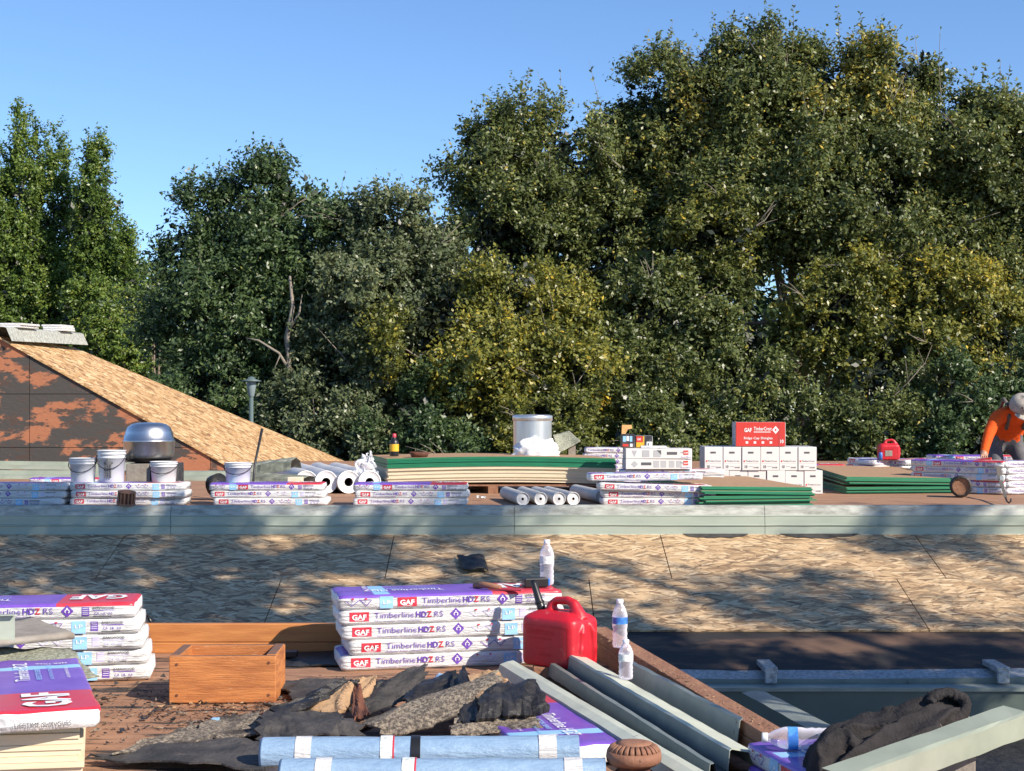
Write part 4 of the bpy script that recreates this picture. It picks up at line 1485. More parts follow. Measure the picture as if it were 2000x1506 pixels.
BS0 = far_pt(757, 15.0, FD)
BS1 = far_pt(1203, 15.05, FD)
BSd = Vector((far_pt(727, 16.2).x - BS0.x, 1.22, 0))
pal = thing('pallet', 'wooden pallet carrying the cream board pile', 'pallet', BS0)
for k, u in enumerate((.02, .44, .93)):
    p = MB()
    a = BS0.lerp(BS1, u)
    p.prism([a, a + Vector((.10, 0, 0)), a + BSd + Vector((.10, 0, 0)), a + BSd], (0, 0, .075))
    p.build('bearer', M['lumber_old'], pal)
for k in range(4):
    a = BS0 + BSd * (k / 4) + Vector((0, 0, .0752))
    p = MB()
    p.prism([a, a + (BS1 - BS0), a + (BS1 - BS0) + Vector((0, .12, 0)), a + Vector((0, .12, 0))], (0, 0, .016))
    p.build('slat', M['lumber_old'], pal)
zc = FD + .094
h1 = sheets('on the pallet', (BS0.x, BS0.y, zc), BS1 - BS0, BSd, 12, .0122, M['cream'], M['cream'], 'cream_board', 'cream board', 'cream boards piled on the pallet', .022, seed=3)
h2 = sheets('over the cream boards', (BS0.x, BS0.y, zc + h1), BS1 - BS0, BSd, 8, .0112, M['ply_top'], M['green_edge'], 'strand_board', 'green edged board', 'green edged boards over the cream boards', .022, seed=4, jit=.008)
ZS = zc + h1 + h2 + .012
# on the big board pile
c = far_pt(770, 15.45, ZS)
t = thing('oil_bottle', 'black bottle with yellow label and red cap on green edged boards', 'bottle', c)
MB().lathe([(0, 0), (.045, 0), (.047, .01), (.047, .145), (.035, .17), (.017, .185), (.016, .20)], 20).local('bottle_body', M['black'], t)
MB().lathe([(.0478, .05), (.0478, .125)], 20).local('bottle_label', M['yellow'], t)
MB().lathe([(.021, .195), (.021, .225), (.012, .236), (0, .236)], 14).local('bottle_cap', M['red'], t)
c = far_pt(819, 15.2, ZS)
t = tag(MB().lathe([(0, .004), (.075, .004), (.098, .05), (.105, .05), (.082, 0), (0, 0)], 24, 0, Matrix.Translation(c)).build('shallow_bowl', M['rust'], None, c), 'shallow rust brown bowl on green edged boards', 'bowl')
c = far_pt(1040, 16.0, ZS - .012)
t = thing('drum_vent', 'galvanised round vent drum with flat lid behind the bag', 'drum', c)
MB().lathe([(.205, 0), (.208, .38)], 40).local('drum_side', M['galv_drum'], t)
MB().lathe([(.209, .375), (.217, .38), (.217, .425), (.212, .432), (.18, .440), (0, .444)], 40).local('lid', M['galv_drum'], t)
p = MB()


def bagf(u, v):
    th, ph = 2 * math.pi * u, math.pi * (v * .5)
    q = Vector((math.cos(th) * math.sin(ph) * 2, math.sin(th) * math.sin(ph) * 2, math.cos(ph) * 2))
    r_ = 1 + .35 * noise.noise(q * 1.1 + Vector((3, 1, 2))) + .18 * noise.noise(q * 2.8)
    return far_pt(1046, 15.6, ZS - .01) + Vector((.25 * r_ * math.cos(th) * math.sin(ph), .13 * r_ * math.sin(th) * math.sin(ph), .19 * r_ * math.cos(ph)))


p.sheet(bagf, 48, 20)
tag(p.build('plastic_bag', M['bag'], None, far_pt(1046, 15.6, ZS - .01)), 'crumpled white plastic bag lying before the galvanised drum', 'bag')
p = MB()
A, B, C_, D_ = at(1080, 850, 16.1), at(1112, 842, 16.2), at(1135, 862, 16.0), at(1092, 886, 15.9)


def scrapf(u, v):
    q = A.lerp(B, u).lerp(D_.lerp(C_, u), v)
    return q + Vector((0, .05 * math.sin(u * 3), .012 * noise.noise(Vector((u * 4, v * 4, 8)))))


p.sheet(scrapf, 12, 10)
o = p.build('sheet_scrap', M['granule'], None, at(1100, 890, 16))
o.modifiers.new('thick', 'SOLIDIFY').thickness = .005
tag(o, 'bent grey green roofing scrap leaning beside the drum', 'scrap')
p = MB().box((far_pt(1110, 16.1).x, 16.05, ZS - .02), (far_pt(1124, 16.1).x, 16.12, at(1110, 868, 16.1).z))
tag(p.build('block', M['roof_scrap'], None, far_pt(1117, 16.08, ZS - .02)), 'small grey block propping the bent roofing scrap', 'block')

# stack with printed flat cartons
stack('behind the drum side of the printed flat cartons', far_pt(1140, 17.6), 0, 6, .02, 31, [3] * 6)
stack('beneath the printed flat cartons', far_pt(1216, 14.45), 1, 4, .01, 32, [3, 3, 3, 3])
zt = FD + 4 * .0665 + .004


def flat_art(flip):
    def f(p, a, c):
        y0, y1 = c * .18, c * .84
        if not flip:
            p.poly([(.06, c * .8), (.085, y0), (.11, c * .8)], 6)
            for x in (.16, .27):
                p.rect(x, y0, x + .07, y1, 6)
            p.poly([(.30, y1), (.345, y1), (.345, c * .4)], 1, 1)
        else:
            p.poly([(.05, c * .5), (.085, y0), (.12, c * .5), (.085, y1)], 6)
            for x in (.27, .34, .42, .49):
                p.rect(x, y0, x + .055, y1, 6)
        x = .40 if not flip else .15
        p.rect(x, c * .40, x + .10, c * .68, 1)
        p.text('TRIM', .53, c * .55, .020, 1, .0, .05)
        p.rect(.60, .002, a - .002, c - .002, 2)
        p.rect(a - .085, c * .40, a - .035, c * .82, 0, 1)
        p.text('GAF', a - .082, c * .52, .022, 2, .02, .044, 2)
        p.text('StarterMatch', a - .11, c * .12, .018, 3, .0, .10, 2)
    return f


for i in range(2):
    carton('flat_carton', ['lower flat printed carton over the white packs', 'upper flat printed carton under the opened carton'][i], (far_pt(1222, 14.4).x, 14.4, zt + i * .1015), (.645, .34, .10), 1.5 - i, [M['carton'], M['carton_grey_and_shade'], M['carton_grey_and_shade']], flat_art(i == 0), 'flat printed cartons')
zt2 = zt + .2035
c = far_pt(1214, 14.62, zt2)
t = carton('opened_carton', 'small opened dark carton with orange flap on flat cartons', c, (.135, .16, .135), 0, [M['dark_print'], M['dark_print'], M['cardboard']], dark_art)
p = MB()
p.add([(.0, .0, .136), (.005, .015, .225), (.10, .012, .225), (.105, .010, .19), (.06, .004, .18), (.04, .0, .137)], [(0, 1, 2, 3, 4, 5)])
o = p.local('flap', M['kraft'], t)
o.modifiers.new('thick', 'SOLIDIFY').thickness = .004


def col_art(p, a, c):
    p.rect(0.004, .004, a * .45, c * .45, 5)
    p.rect(0.004, c * .46, a * .40, c * .96, 0)
    p.rect(a * .42, c * .2, a * .5, c * .96, 5, 1)
    p.rect(a * .64, c * .04, a * .97, c * .5, 2)
    p.rect(a * .7, c * .1, a * .78, c * .4, 1, 1)
    p.text('GAF', a * .08, c * .62, .03, 2, .02, a * .22)


carton('small_carton', 'small red and yellow printed carton beside the opened carton', far_pt(1242, 14.66, zt2), (.165, .14, .118), 0, [M['dark_print'], M['carton_grey_and_shade'], M['dark_print']], col_art)
p = MB().box((far_pt(1252, 14.5).x, 14.5, zt2), (far_pt(1302, 14.5).x, 14.6, zt2 + .022))
tag(bevel(p.build('paper_bundle', M['wrap'], None, far_pt(1276, 14.5, zt2))), 'thin white bundle lying on the upper flat carton', 'bundle')


# white cartons in two rows, red one on top
def white_art(p, a, c):
    p.rect(a * .32, c * .72, a * .62, c * .80, 1)
    p.rect(a * .08, c * .36, a * .16, c * .43, 0)
    p.text('TimberCrest', a * .19, c * .37, .024, 1, .0, a * .70)
    p.rect(a * .06, c * .30, a * .93, c * .305, 6)
    p.text('10', a * .12, c * .10, .042, 1, .02, a * .17)
    p.rect(a * .36, c * .16, a * .60, c * .185, 6)
    p.text('SAGE', a * .62, c * .10, .020, 1, .02, a * .28)


BW, BH, BL = .1845, .236, .57
wrot = -2.0
for row in range(2):
    x0 = far_pt(1376, 14.95).x if row else far_pt(1388, 14.95).x
    for i in range(6):
        dd = Vector((math.cos(R(wrot)), math.sin(R(wrot)), 0))
        q = Vector((x0, 14.95, FD + .001 + row * (BH + .001))) + dd * (i * (BW + .003)) + Vector((0, rnd.uniform(-.01, .01), 0))
        lab = f'white carton, {["first", "second", "third", "fourth", "fifth", "sixth"][i]} from the flat cartons in the {"upper" if row else "lower"} row'
        carton('white_carton', lab, q, (BW, BL, BH), wrot + rnd.uniform(-.6, .6), [M['carton'], M['carton_grey_and_shade'], M['carton']], white_art, 'white cartons in two rows')


def red_art(p, a, c):
    p.text('GAF', a * .17, c * .60, .055, 2, .03, a * .15)
    p.text('TimberCrest', a * .36, c * .66, .052, 2, .012, a * .36)
    p.rect(a * .36, c * .58, a * .70, c * .61, 2)
    u, v = a * .80, c * .68
    p.poly([(u - .034, v), (u, v - .040), (u + .034, v), (u, v + .040)], 2)
    p.poly([(u - .012, v), (u, v - .014), (u + .012, v), (u, v + .014)], 0, 1)
    p.text('Ridge Cap Shingles', a * .16, c * .30, .034, 2, .01, a * .58)
    for k in range(4):
        p.rect(a * (.20 + k * .16), c * .12, a * (.25 + k * .16), c * .21, 2)
    p.text('10', a * .88, c * .14, .05, 2, .03, a * .08)
    p.rect(a * .865, .003, a * .870, c - .003, 1)


carton('red_carton', 'red carton with white lettering on top of the white cartons', far_pt(1437, 14.97, FD + 2 * (BH + .001) + .004), (.50, .30, .245), -1.5, [M['carton_red'], M['carton_grey_and_shade'], M['carton_red']], red_art)
# boards with green edges, right of the leaning packs
F0 = far_pt(1372, 13.02, FD)
F1 = far_pt(1588, 13.25, FD)
ed = (F1 - F0).normalized()
ey_ = Vector((-ed.y - .02, ed.x, 0)).normalized() * 1.5


class Gap:
    def __init__(self, at_, g_):
        self.at_, self.g_ = at_, g_

    def __call__(self, i):
        return 0

    def tilt(self, i, u, v):
        return (.022 * (1 - u) if i >= self.at_ else 0) + (.035 * v if i >= self.at_ else .0)


sheets('before the white cartons', F0, F1 - F0, ey_, 12, .0118, M['ply_top'], M['green_edge'], 'strand_board', 'green edged board', 'green edged boards before the white cartons', 0, Gap(7, .02), .030, 9)
G0 = far_pt(1652, 15.0, FD)
G1 = far_pt(1862, 15.15, FD)
gx = (G1 - G0)
gy_ = Vector((far_pt(1600, 17).x - G0.x - .10, 2.2, 0))
sheets('behind the bare corner', G0, gx, gy_, 11, .0125, M['ply_top'], M['green_edge'], 'strand_board', 'green edged board', 'green edged boards behind the bare corner', 0, Gap(5, .01), .034, 10)
# white packs farther back
stack('behind the white cartons', far_pt(1486, 17.6), 0, 3, .02, 41, [3, 3, 1])
stack('carrying the distant red fuel can', far_pt(1708, 17.2), 28, 4, .01, 43, [3, 3, 3, 3])
stack('turned beside the distant fuel can packs', far_pt(1654, 18.0), -62, 4, .01, 44, [0, 1, 2, 0])


def fuel_can(label, loc, rotz, sc=1.0, spout=True, group=None):
    t = thing('fuel_can', label, 'fuel can', loc, rotz, group)
    t.scale = (sc, sc, sc)
    # body: rounded box that shoulders up to a handle
    w_, d_, h_ = .145, .10, .205
    b = MB()
    nth = 48
    lev = [(0, .93), (.006, .985), (.02, 1.0), (.10, 1.0), (h_ - .03, 1.0), (h_ - .012, .985), (h_ - .002, .95), (h_ + .010, .84), (h_ + .022, .66), (h_ + .026, .45)]
    vs = []
    for z, k in lev:
        for i in range(nth):
            a = 2 * math.pi * i / nth
            ca, sa = math.cos(a), math.sin(a)
            e = .32
            x = w_ * (abs(ca) ** e) * (1 if ca >= 0 else -1)
            y = d_ * (abs(sa) ** e) * (1 if sa >= 0 else -1)
            vs.append((x * k, y * (k if k > .9 else k * .95), z))
    fs = [(i * nth + k, i * nth + (k + 1) % nth, (i + 1) * nth + (k + 1) % nth, (i + 1) * nth + k) for i in range(len(lev) - 1) for k in range(nth)]
    fs += [tuple(range(nth))[::-1], tuple(range((len(lev) - 1) * nth, len(lev) * nth))]
    b.add(vs, fs, 0, True)
    # bridge handle on top, moulded in one piece with the body
    hd = b
    pts = [(-.045, 0, h_ + .005), (-.040, 0, h_ + .050), (-.020, 0, h_ + .066), (.045, 0, h_ + .072), (.075, 0, h_ + .060), (.098, 0, h_ + .015), (.11, 0, h_ - .01)]
    hd.tube(pts, [.036, .021, .017, .018, .022, .034, .038], 12)
    g_ = b
    for s_ in (-1, 1):
        g_.tube([(w_ - .006, s_ * .045, .035), (w_ + .004, s_ * .045, .08), (w_ + .004, s_ * .038, .15), (w_ - .004, s_ * .02, .185)], [.012, .016, .016, .010], 8)
    o = b.local('can_body', M['gas_red'], t)
    md = o.modifiers.new('r', 'REMESH')
    md.mode, md.voxel_size, md.use_smooth_shade = 'VOXEL', .0045, True
    md = o.modifiers.new('s', 'SMOOTH')
    md.iterations = 5
    pr = Print(lambda u, v, l: (u, -d_ - .0025 - .0005 * l, v))
    pr.text('GASOLINE', -.105, .135, .030, 0, .01, .15)
    pr.line([(-.115, .02), (-.115, .17), (.115, .17), (.115, .02)], .004, 0)
    pr.text('DANGER  FLAMMABLE', -.09, .115, .012, 0, .01, .12)
    pr.text('5 GAL', -.04, .045, .022, 0, .01, .07)
    pr.b.local('raised_lettering', [M['gas_red']], t)['kind'] = 'stuff'
    if spout:
        s_ = MB()
        s_.tube([(-.095, 0, h_ - .01), (-.095, 0, h_ + .016)], [.028, .028], 14)
        s_.tube([(-.092, 0, h_ + .004), (-.105, .0, h_ + .035), (-.150, .01, h_ + .125), (-.158, .01, h_ + .14)], [.020, .019, .014, .012], 12)
        s_.tube([(-.110, 0, h_ + .045), (-.113, 0, h_ + .053)], [.022, .022], 12)
        s_.local('spout', M['black'], t)
    return t


c = far_pt(1735, 17.3, FD + 4 * .0665 + .003)
fc = fuel_can('distant dark red fuel can with pale label on stacked packs', c, 0, .82, False)
p = MB().box((-.07, -.106, .05), (.03, -.1022, .13))
p.local('can_label', M['roof_scrap'], fc)
c = far_pt(1720, 17.22, FD + 4 * .0665 + .003)
tag(MB().lathe([(0, 0), (.022, 0), (.022, .075), (.014, .085), (0, .085)], 14, 0, Matrix.Translation(c)).build('spray_can', M['blue'], None, c), 'small blue spray can before the distant fuel can', 'can')
# tall packs beside the person
JC = far_pt(1963, 14.8)
for i in range(5):
    z = FZ + i * .0665
    a = 138
    pack(f'{NTH[4 - i] if i else "lowest"} pack in the tall stack beside the person, bluish side', JC + Vector((-.02 + .01 * (i % 2), 0, z - FZ)) + Vector((math.cos(R(a)), math.sin(R(a)), 0)) * 1.0, a - 180, i % 3)
    pack(f'{NTH[4 - i] if i else "lowest"} pack in the tall stack beside the person, sunlit white side', JC + Vector((.02 + .012 * (i % 2) - .02 * (i == 4), .01, z - FZ)), 14 + 2 * (i % 2), 3)
stack('at the back behind the tall stack with the stick', far_pt(1822, 16.8), -3, 5, .012, 47, [1, 2, 0, 1, 1])
p = MB()
a, b_ = at(1822, 913, 15.6), at(1936, 896, 15.2)
p.tube([a, b_], .016, 4, smooth=False)
tag(p.build('red_batten', M['carton_red'], None, a), 'thin red brown batten laid across the tall packs', 'batten')
t = thing('tar_bucket', 'black bucket lying on its side by the tall packs', 'bucket', far_pt(1877, 14.35, FD))
Mx = Matrix.Translation((0, 0, .105)) @ Matrix.Rotation(R(90), 4, 'X') @ Matrix.Rotation(R(-14), 4, 'Y')
MB().lathe([(.097, 0), (.1, -.20), (.09, -.24), (0, -.24)], 28, 0, Mx).local('shell', M['rubber'], t)
MB().lathe([(.080, .005), (.102, .008), (.104, -.012), (.097, -.02)], 28, 0, Mx).local('rim', M['tar'], t)
MB().lathe([(.082, -.01), (0, -.015)], 28, 0, Mx).local('tar_plug', M['lumber_old'], t)
# strap with hook
t = thing('tool_strap', 'grey brown strap with metal hook hanging before the tall packs', 'strap', far_pt(1965, 13.1, FD))
p = MB()
pts = [at(1950, 912, 14.4), at(1952, 930, 14.3), at(1958, 952, 13.8), at(1964, 972, 13.2)]
for i in range(3):
    wv = Vector((.022 - .004 * i, 0, 0))
    q0, q1 = pts[i], pts[i + 1]
    p.add([q0 - wv, q0 + wv, q1 + wv, q1 - wv], [(0, 1, 2, 3)])
o = p.build('webbing', M['strap'], t)
o.modifiers.new('thick', 'SOLIDIFY').thickness = .006
p = MB().box((-.018, -.01, -.03), (.018, .006, .03), 0, Matrix.Translation(at(1956, 935, 14.1)))
p.build('buckle', M['alu'], t)
p = MB()
h0 = at(1964, 972, 13.2)
p.tube([h0, h0 + Vector((.005, -.02, -.03)), h0 + Vector((.02, -.03, -.045)), h0 + Vector((.036, -.03, -.03)), h0 + Vector((.04, -.03, -.005))], .008, 8)
p.build('hook', M['steel_dark'], t)

# ------------------------------------------------------------------ person kneeling behind the tall packs
PX = Vector((5.45, 16.05, FD))
per = thing('person', 'person in orange hoodie, grey cap and harness bending over the packs', 'person', PX)
J = {'hip': (0, .42, .50), 'waist': (0, .30, .66), 'chest': (0, .08, .80), 'neck': (0, -.06, .855), 'head0': (0, -.14, .89), 'head1': (0, -.20, .90), 'head2': (0, -.215, .82),
     'shR': (-.19, .0, .80), 'elR': (-.33, -.12, .60), 'wrR': (-.43, -.26, .40), 'hdR': (-.46, -.30, .375),
     'shL': (.19, .0, .80), 'elL': (.32, -.10, .60), 'wrL': (.30, -.28, .42), 'hdL': (.29, -.33, .40),
     'thR': (-.12, .40, .46), 'knR': (-.17, .02, .07), 'anR': (-.17, .42, .06), 'toR': (-.17, .54, .03),
     'thL': (.12, .40, .46), 'knL': (.17, .02, .07), 'anL': (.17, .42, .06), 'toL': (.17, .54, .03)}
RD = {'hip': .15, 'waist': .145, 'chest': .155, 'neck': .065, 'head0': .07, 'head1': .098, 'head2': .080, 'shR': .085, 'elR': .062, 'wrR': .045, 'hdR': .036, 'shL': .085, 'elL': .062, 'wrL': .045, 'hdL': .036,
      'thR': .10, 'knR': .075, 'anR': .05, 'toR': .04, 'thL': .10, 'knL': .075, 'anL': .05, 'toL': .04}
ED = [('hip', 'waist'), ('waist', 'chest'), ('chest', 'neck'), ('neck', 'head0'), ('head0', 'head1'), ('head1', 'head2'), ('chest', 'shR'), ('shR', 'elR'), ('elR', 'wrR'), ('wrR', 'hdR'), ('chest', 'shL'), ('shL', 'elL'), ('elL', 'wrL'), ('wrL', 'hdL'),
      ('hip', 'thR'), ('thR', 'knR'), ('knR', 'anR'), ('anR', 'toR'), ('hip', 'thL'), ('thL', 'knL'), ('knL', 'anL'), ('anL', 'toL')]
for s_, sd in (('R', -1), ('L', 1)):
    h = Vector(J['hd' + s_])
    for k in range(4):
        b0, b1 = f'f{s_}{k}a', f'f{s_}{k}b'
        o = (k - 1.5) * .021
        J[b0] = tuple(h + Vector((o - sd * .004, -.04, -.02)))
        J[b1] = tuple(h + Vector((o - sd * .006, -.065 + .006 * abs(k - 1.5), -.045)))
        RD[b0], RD[b1] = .009, .0075
        ED += [('hd' + s_, b0), (b0, b1)]
    J[f't{s_}'] = tuple(h + Vector((-sd * .055, -.02, -.012)))
    RD[f't{s_}'] = .010
    ED.append(('hd' + s_, f't{s_}'))
keys = list(J)
me = bpy.data.meshes.new('body')
me.from_pydata([J[k] for k in keys], [(keys.index(a), keys.index(b_)) for a, b_ in ED], [])
tmp = bpy.data.objects.new('tmp', me)
C.objects.link(tmp)
md = tmp.modifiers.new('skin', 'SKIN')
for k, v in zip(keys, me.skin_vertices[0].data):
    v.radius = (RD[k], RD[k])
    v.use_root = (k == 'hip')
md.use_smooth_shade = True
tmp.modifiers.new('sub', 'SUBSURF').levels = 2
bpy.context.view_layer.update()
bm_ = bpy.data.meshes.new_from_object(tmp.evaluated_get(bpy.context.evaluated_depsgraph_get()))
bpy.data.objects.remove(tmp)
for m_ in ('orange', 'jeans', 'skin', 'rubber'):
    bm_.materials.append(M[m_])
for pl in bm_.polygons:
    c = pl.center
    best = min(keys, key=lambda k: (Vector(J[k]) - c).length - RD[k] * .5)
    pl.material_index = 2 if best[:2] in ('he', 'hd', 'fR', 'fL', 'tR', 'tL') else 3 if best[:2] in ('to',) else 1 if best[:2] in ('th', 'kn', 'an', 'hi') else 0
    pl.use_smooth = True
link('body', bm_, per)
p = MB()
Mh = Matrix.Translation((0, -.175, .90)) @ Matrix.Rotation(R(42), 4, 'X')
p.lathe([(.128, -.035), (.130, .0), (.122, .05), (.095, .09), (.05, .112), (0, .118)], 24, 0, Mh)
p.sheet(lambda u, v: Mh @ Vector(((u - .5) * .20 * (1 - .35 * v * v), -.11 - .085 * v * math.cos((u - .5) * 2.2), -.03 - .02 * v)), 8, 5)
o = p.local('cap', M['cap'], per)
o.modifiers.new('thick', 'SOLIDIFY').thickness = .006
p = MB()
for s_ in (-1, 1):
    p.tube([(s_ * .09, .30, .81), (s_ * .10, .10, .965), (s_ * .105, -.06, .90), (s_ * .10, -.075, .78), (s_ * .09, .05, .64)], [.022] * 5, 6)
o = p.local('harness', M['strap'], per)
p = MB()
for s_ in (-1, 1):
    p.lathe([(0, -.012), (.012, 0), (0, .012)], 8, 0, Matrix.Translation((s_ * .034, -.30, .868)))
p.local('eyes', M['hair'], per)
p = MB().lathe([(0, -.02), (.014, -.01), (.010, .02), (0, .03)], 8, 0, Matrix.Translation((0, -.305, .84)))
p.local('nose', M['skin'], per)

# ------------------------------------------------------------------ near deck
stack('behind the bright red fuel can', on(670, 1313, 0) + Vector((0, 0, .001)), 12.5, 5, .016, 61, [2, 0, 2, 2, 1], [-.005, .03, .0, -.012, -.02])
KC = on(292, 1330, 0)
a = 9.0
stack('at the near corner beside the scrap boards', KC - Vector((math.cos(R(a)), math.sin(R(a)), 0)) * 1.0 + Vector((0, 0, .001)), a, 5, .0, 62, [0, 2, 2, 0, 1], [.0, -.012, -.03, -.045, -.06])
# cream boards and the single pack on them
L0 = on(160, 1499, .0)
L0 = Vector((-1.350, 4.67, 0))
ax = Vector((math.cos(R(8)), math.sin(R(8)), 0))
sheets('at the near corner', L0 - ax * 1.22, ax * 1.22, Vector((-.25, .9, 0)), 8, .0165, M['cream'], M['cream'], 'cream_board', 'cream board', 'cream boards at the near corner', 0, None, .014, 12)
zl = 8 * .0177 + .002
t = pack('purple topped shingle pack lying on the near cream boards', (0, 0, 0), -70, 1)
t.location = Vector((-1.290, 4.65, zl)) + Vector((math.cos(R(110)), math.sin(R(110)), 0)) * .5 - Vector((math.cos(R(20)), math.sin(R(20)), 0)) * PW
# scrap boards over the corner stack
p = MB()


def quadf(A, B, Cc, Dd, amp=.01, seed=0, sc=4):
    A, B, Cc, Dd = map(Vector, (A, B, Cc, Dd))

    def f(u, v):
        q = A.lerp(B, u).lerp(Dd.lerp(Cc, u), v)
        k = Vector((u * sc + seed, v * sc, seed * 1.3))
        return q + Vector((amp * noise.noise(k), amp * noise.noise(k + Vector((7, 0, 0))), amp * 1.4 * noise.noise(k + Vector((0, 9, 0)))))
    return f


# supports under the scrap boards
p = MB().box((-2.45, 5.70, 0), (-1.80, 5.98, .16))
tag(bevel(p.build('support_block', M['roof_scrap'], None, (-2.1, 5.8, 0)), .01), 'grey block pile under the scrap boards by the corner packs', 'block')
A, B, Cc, Dd = on(-60, 1236, .268), on(60, 1214, .268), on(146, 1248, .252), on(-60, 1270, .255)
p = MB()
p.sheet(quadf(A, B, Cc, Dd, .004, 3), 10, 8)
o = p.build('scrap_board', M['roof_scrap'], None, on(40, 1250, .2))
md = o.modifiers.new('thick', 'SOLIDIFY')
md.thickness = .022
md.offset = -1
tag(o, 'brown grey cement board offcut with crumbled edge over the corner packs', 'board')
A, B, Cc, Dd = on(-60, 1270, .225), on(135, 1264, .222), on(192, 1326, .150), on(-60, 1338, .155)
p = MB()
p.sheet(quadf(A, B, Cc, Dd, .012, 5), 14, 12)
o = p.build('cap_sheet', M['granule'], None, on(40, 1320, .1))
o.modifiers.new('thick', 'SOLIDIFY').thickness = .006
tag(o, 'granule coated cap sheet offcut draped below the cement board', 'roofing sheet')
a0 = on(-40, 1240, .35)
length_of('flashing_offcut', 'upright pale green flashing offcut on the scrap boards', 'flashing', on(-70, 1252, .272), on(28, 1247, .272), [(-.09, .10), (-.06, .10), (-.055, .0), (.03, -.005), (.06, .02)], [M['sage']], [0, 0, 0, 0], 6, .003, right=(0, 1, 0))
# wooden box
BXc = on(330, 1374, 0)
t = thing('wooden_box', 'open orange wooden box without lid on the near deck', 'box', BXc + Vector((0, 0, .001)), 1.5)
bw, bd, bh, th = .412, .30, .182, .02
for nm, lo, hi in (('front_board', (0, 0, 0), (bw, th, bh)), ('back_board', (0, bd - th, 0), (bw, bd, bh - .002)), ('side_board', (.001, th, .001), (.038, bd - th, bh + .002)), ('side_board', (bw - .038, th, .001), (bw - .001, bd - th, bh + .004))):
    p = MB().box(lo, hi, 0)
    p.m = [0, 1, 0, 0, 0, 0]
    bevel(p.local(nm, [M['box_wood'], M['box_end']], t), .003)
p = MB()
for x, z in ((.03, .03), (.03, .15), (.385, .03), (.385, .155)):
    p.lathe([(0, 0), (.006, 0)], 8, 0, Matrix.Translation((x, -.002, z)) @ Matrix.Rotation(R(90), 4, 'X'))
p.local('nail_head', M['rust'], t)
# black pipe boot beside the corner packs
c = Vector((-1.78, 7.06, .02))
t = thing('pipe_boot', 'black rubber pipe boot lying behind the kerb by corner packs', 'pipe boot', c)
Mx = Matrix.Translation((0, 0, .085)) @ Matrix.Rotation(R(58), 4, 'Y')
MB().lathe([(.085, -.05), (.088, -.02), (.07, .03), (.045, .06), (.030, .07), (.026, .06)], 24, 0, Mx).local('cone', M['black'], t)
MB().lathe([(.10, -.06), (.10, -.05), (.08, -.05)], 24, 0, Mx).local('flange', M['rubber'], t)

# fuel can, bottles and tools
CAN = on(1097, 1322, .0)
can_p = Vector((.205, 6.36, .05))
p = MB().box((.09, 6.28, .001), (.31, 6.42, .0495))
tag(bevel(p.build('lumber_offcut', M['lumber_old'], None, (.2, 6.35, 0))), 'short lumber offcut under the red fuel can', 'lumber')
fuel_can('bright red fuel can with black spout beside the middle packs', can_p, -40, 1.0)


def bottle(label, loc, lab='white', tilt=None, rotz=0, level=True):
    t = thing('water_bottle', label, 'bottle', loc, rotz, 'clear plastic water bottles')
    pf_ = [(.020, .003), (.026, 0), (.031, .005), (.0325, .02), (.0305, .03), (.0325, .04), (.0300, .05), (.0325, .06), (.0295, .075), (.0325, .09), (.033, .10), (.033, .135), (.0325, .140), (.030, .150), (.022, .172), (.014, .184), (.0125, .19), (.0125, .196)]
    MB().lathe([(0, .006)] + pf_, 28).local('bottle_body', M['pet'], t)
    MB().lathe([(.0334, .103), (.0336, .132)] if lab == 'blue' else [(.0334, .098), (.0336, .133)], 28).local('bottle_label', M['blue_label'] if lab == 'blue' else M['white_label'], t)
    MB().lathe([(.0145, .190), (.0150, .192), (.0150, .205), (.013, .207), (0, .207)], 18).local('bottle_cap', M['white_plastic'], t)
    if tilt:
        t.rotation_euler = tilt
    return t


MT = 5 * .0665
bottle('water bottle with white label standing on the middle packs', Vector(((1068 - 1000) / F * 6.82, 6.82, MT + .003)), 'white', None, 40)
bottle('water bottle with blue label standing on the timber kerb', Vector((.462, 6.36, .121)), 'blue', None, 80)
bottle('squat water bottle with white label standing on the metal flashing', Vector((.440, 5.74, .098)), 'white', None, 100).scale = (.86, .86, .74)
t = thing('tape_measure', 'black and blue tape measure on the middle packs below the bottle', 'tape measure', Vector((.085, 6.74, MT + .003)), 12)
bevel(MB().box((-.035, -.03, 0), (.075, .03, .042)).local('case', M['black'], t), .006, 2)
bevel(MB().box((.0755, -.022, .004), (.086, .022, .038)).local('end_cap', M['blue'], t), .004, 2)
t = thing('utility_knife', 'orange brown tool handle lying on the middle packs', 'tool', Vector((-.10, 6.66, MT + .004)), -28)
p = MB().tube([(-.09, .02, .006), (-.03, 0, .016), (.06, -.01, .010)], [.012, .015, .011], 8)
p.local('handle', M['terracotta'], t)
MB().box((.055, -.02, .0), (.17, .008, .006)).local('blade', M['red'], t)
p = MB()
p.sheet(lambda u, v: on_slope(-.45 + u * .22 + .04 * v, .55 + v * .30 + .1 * u + .05 * math.sin(u * 5), .02 + .03 * math.sin(u * 3) + .015 * noise.noise(Vector((u * 4, v * 4, 0)))), 10, 8)
o = p.build('tar_scrap', M['tar'], None, on_slope(-.4, .7))
o.modifiers.new('thick', 'SOLIDIFY').thickness = .008
tag(o, 'small black felt scrap lying alone on the strand board slope', 'scrap')

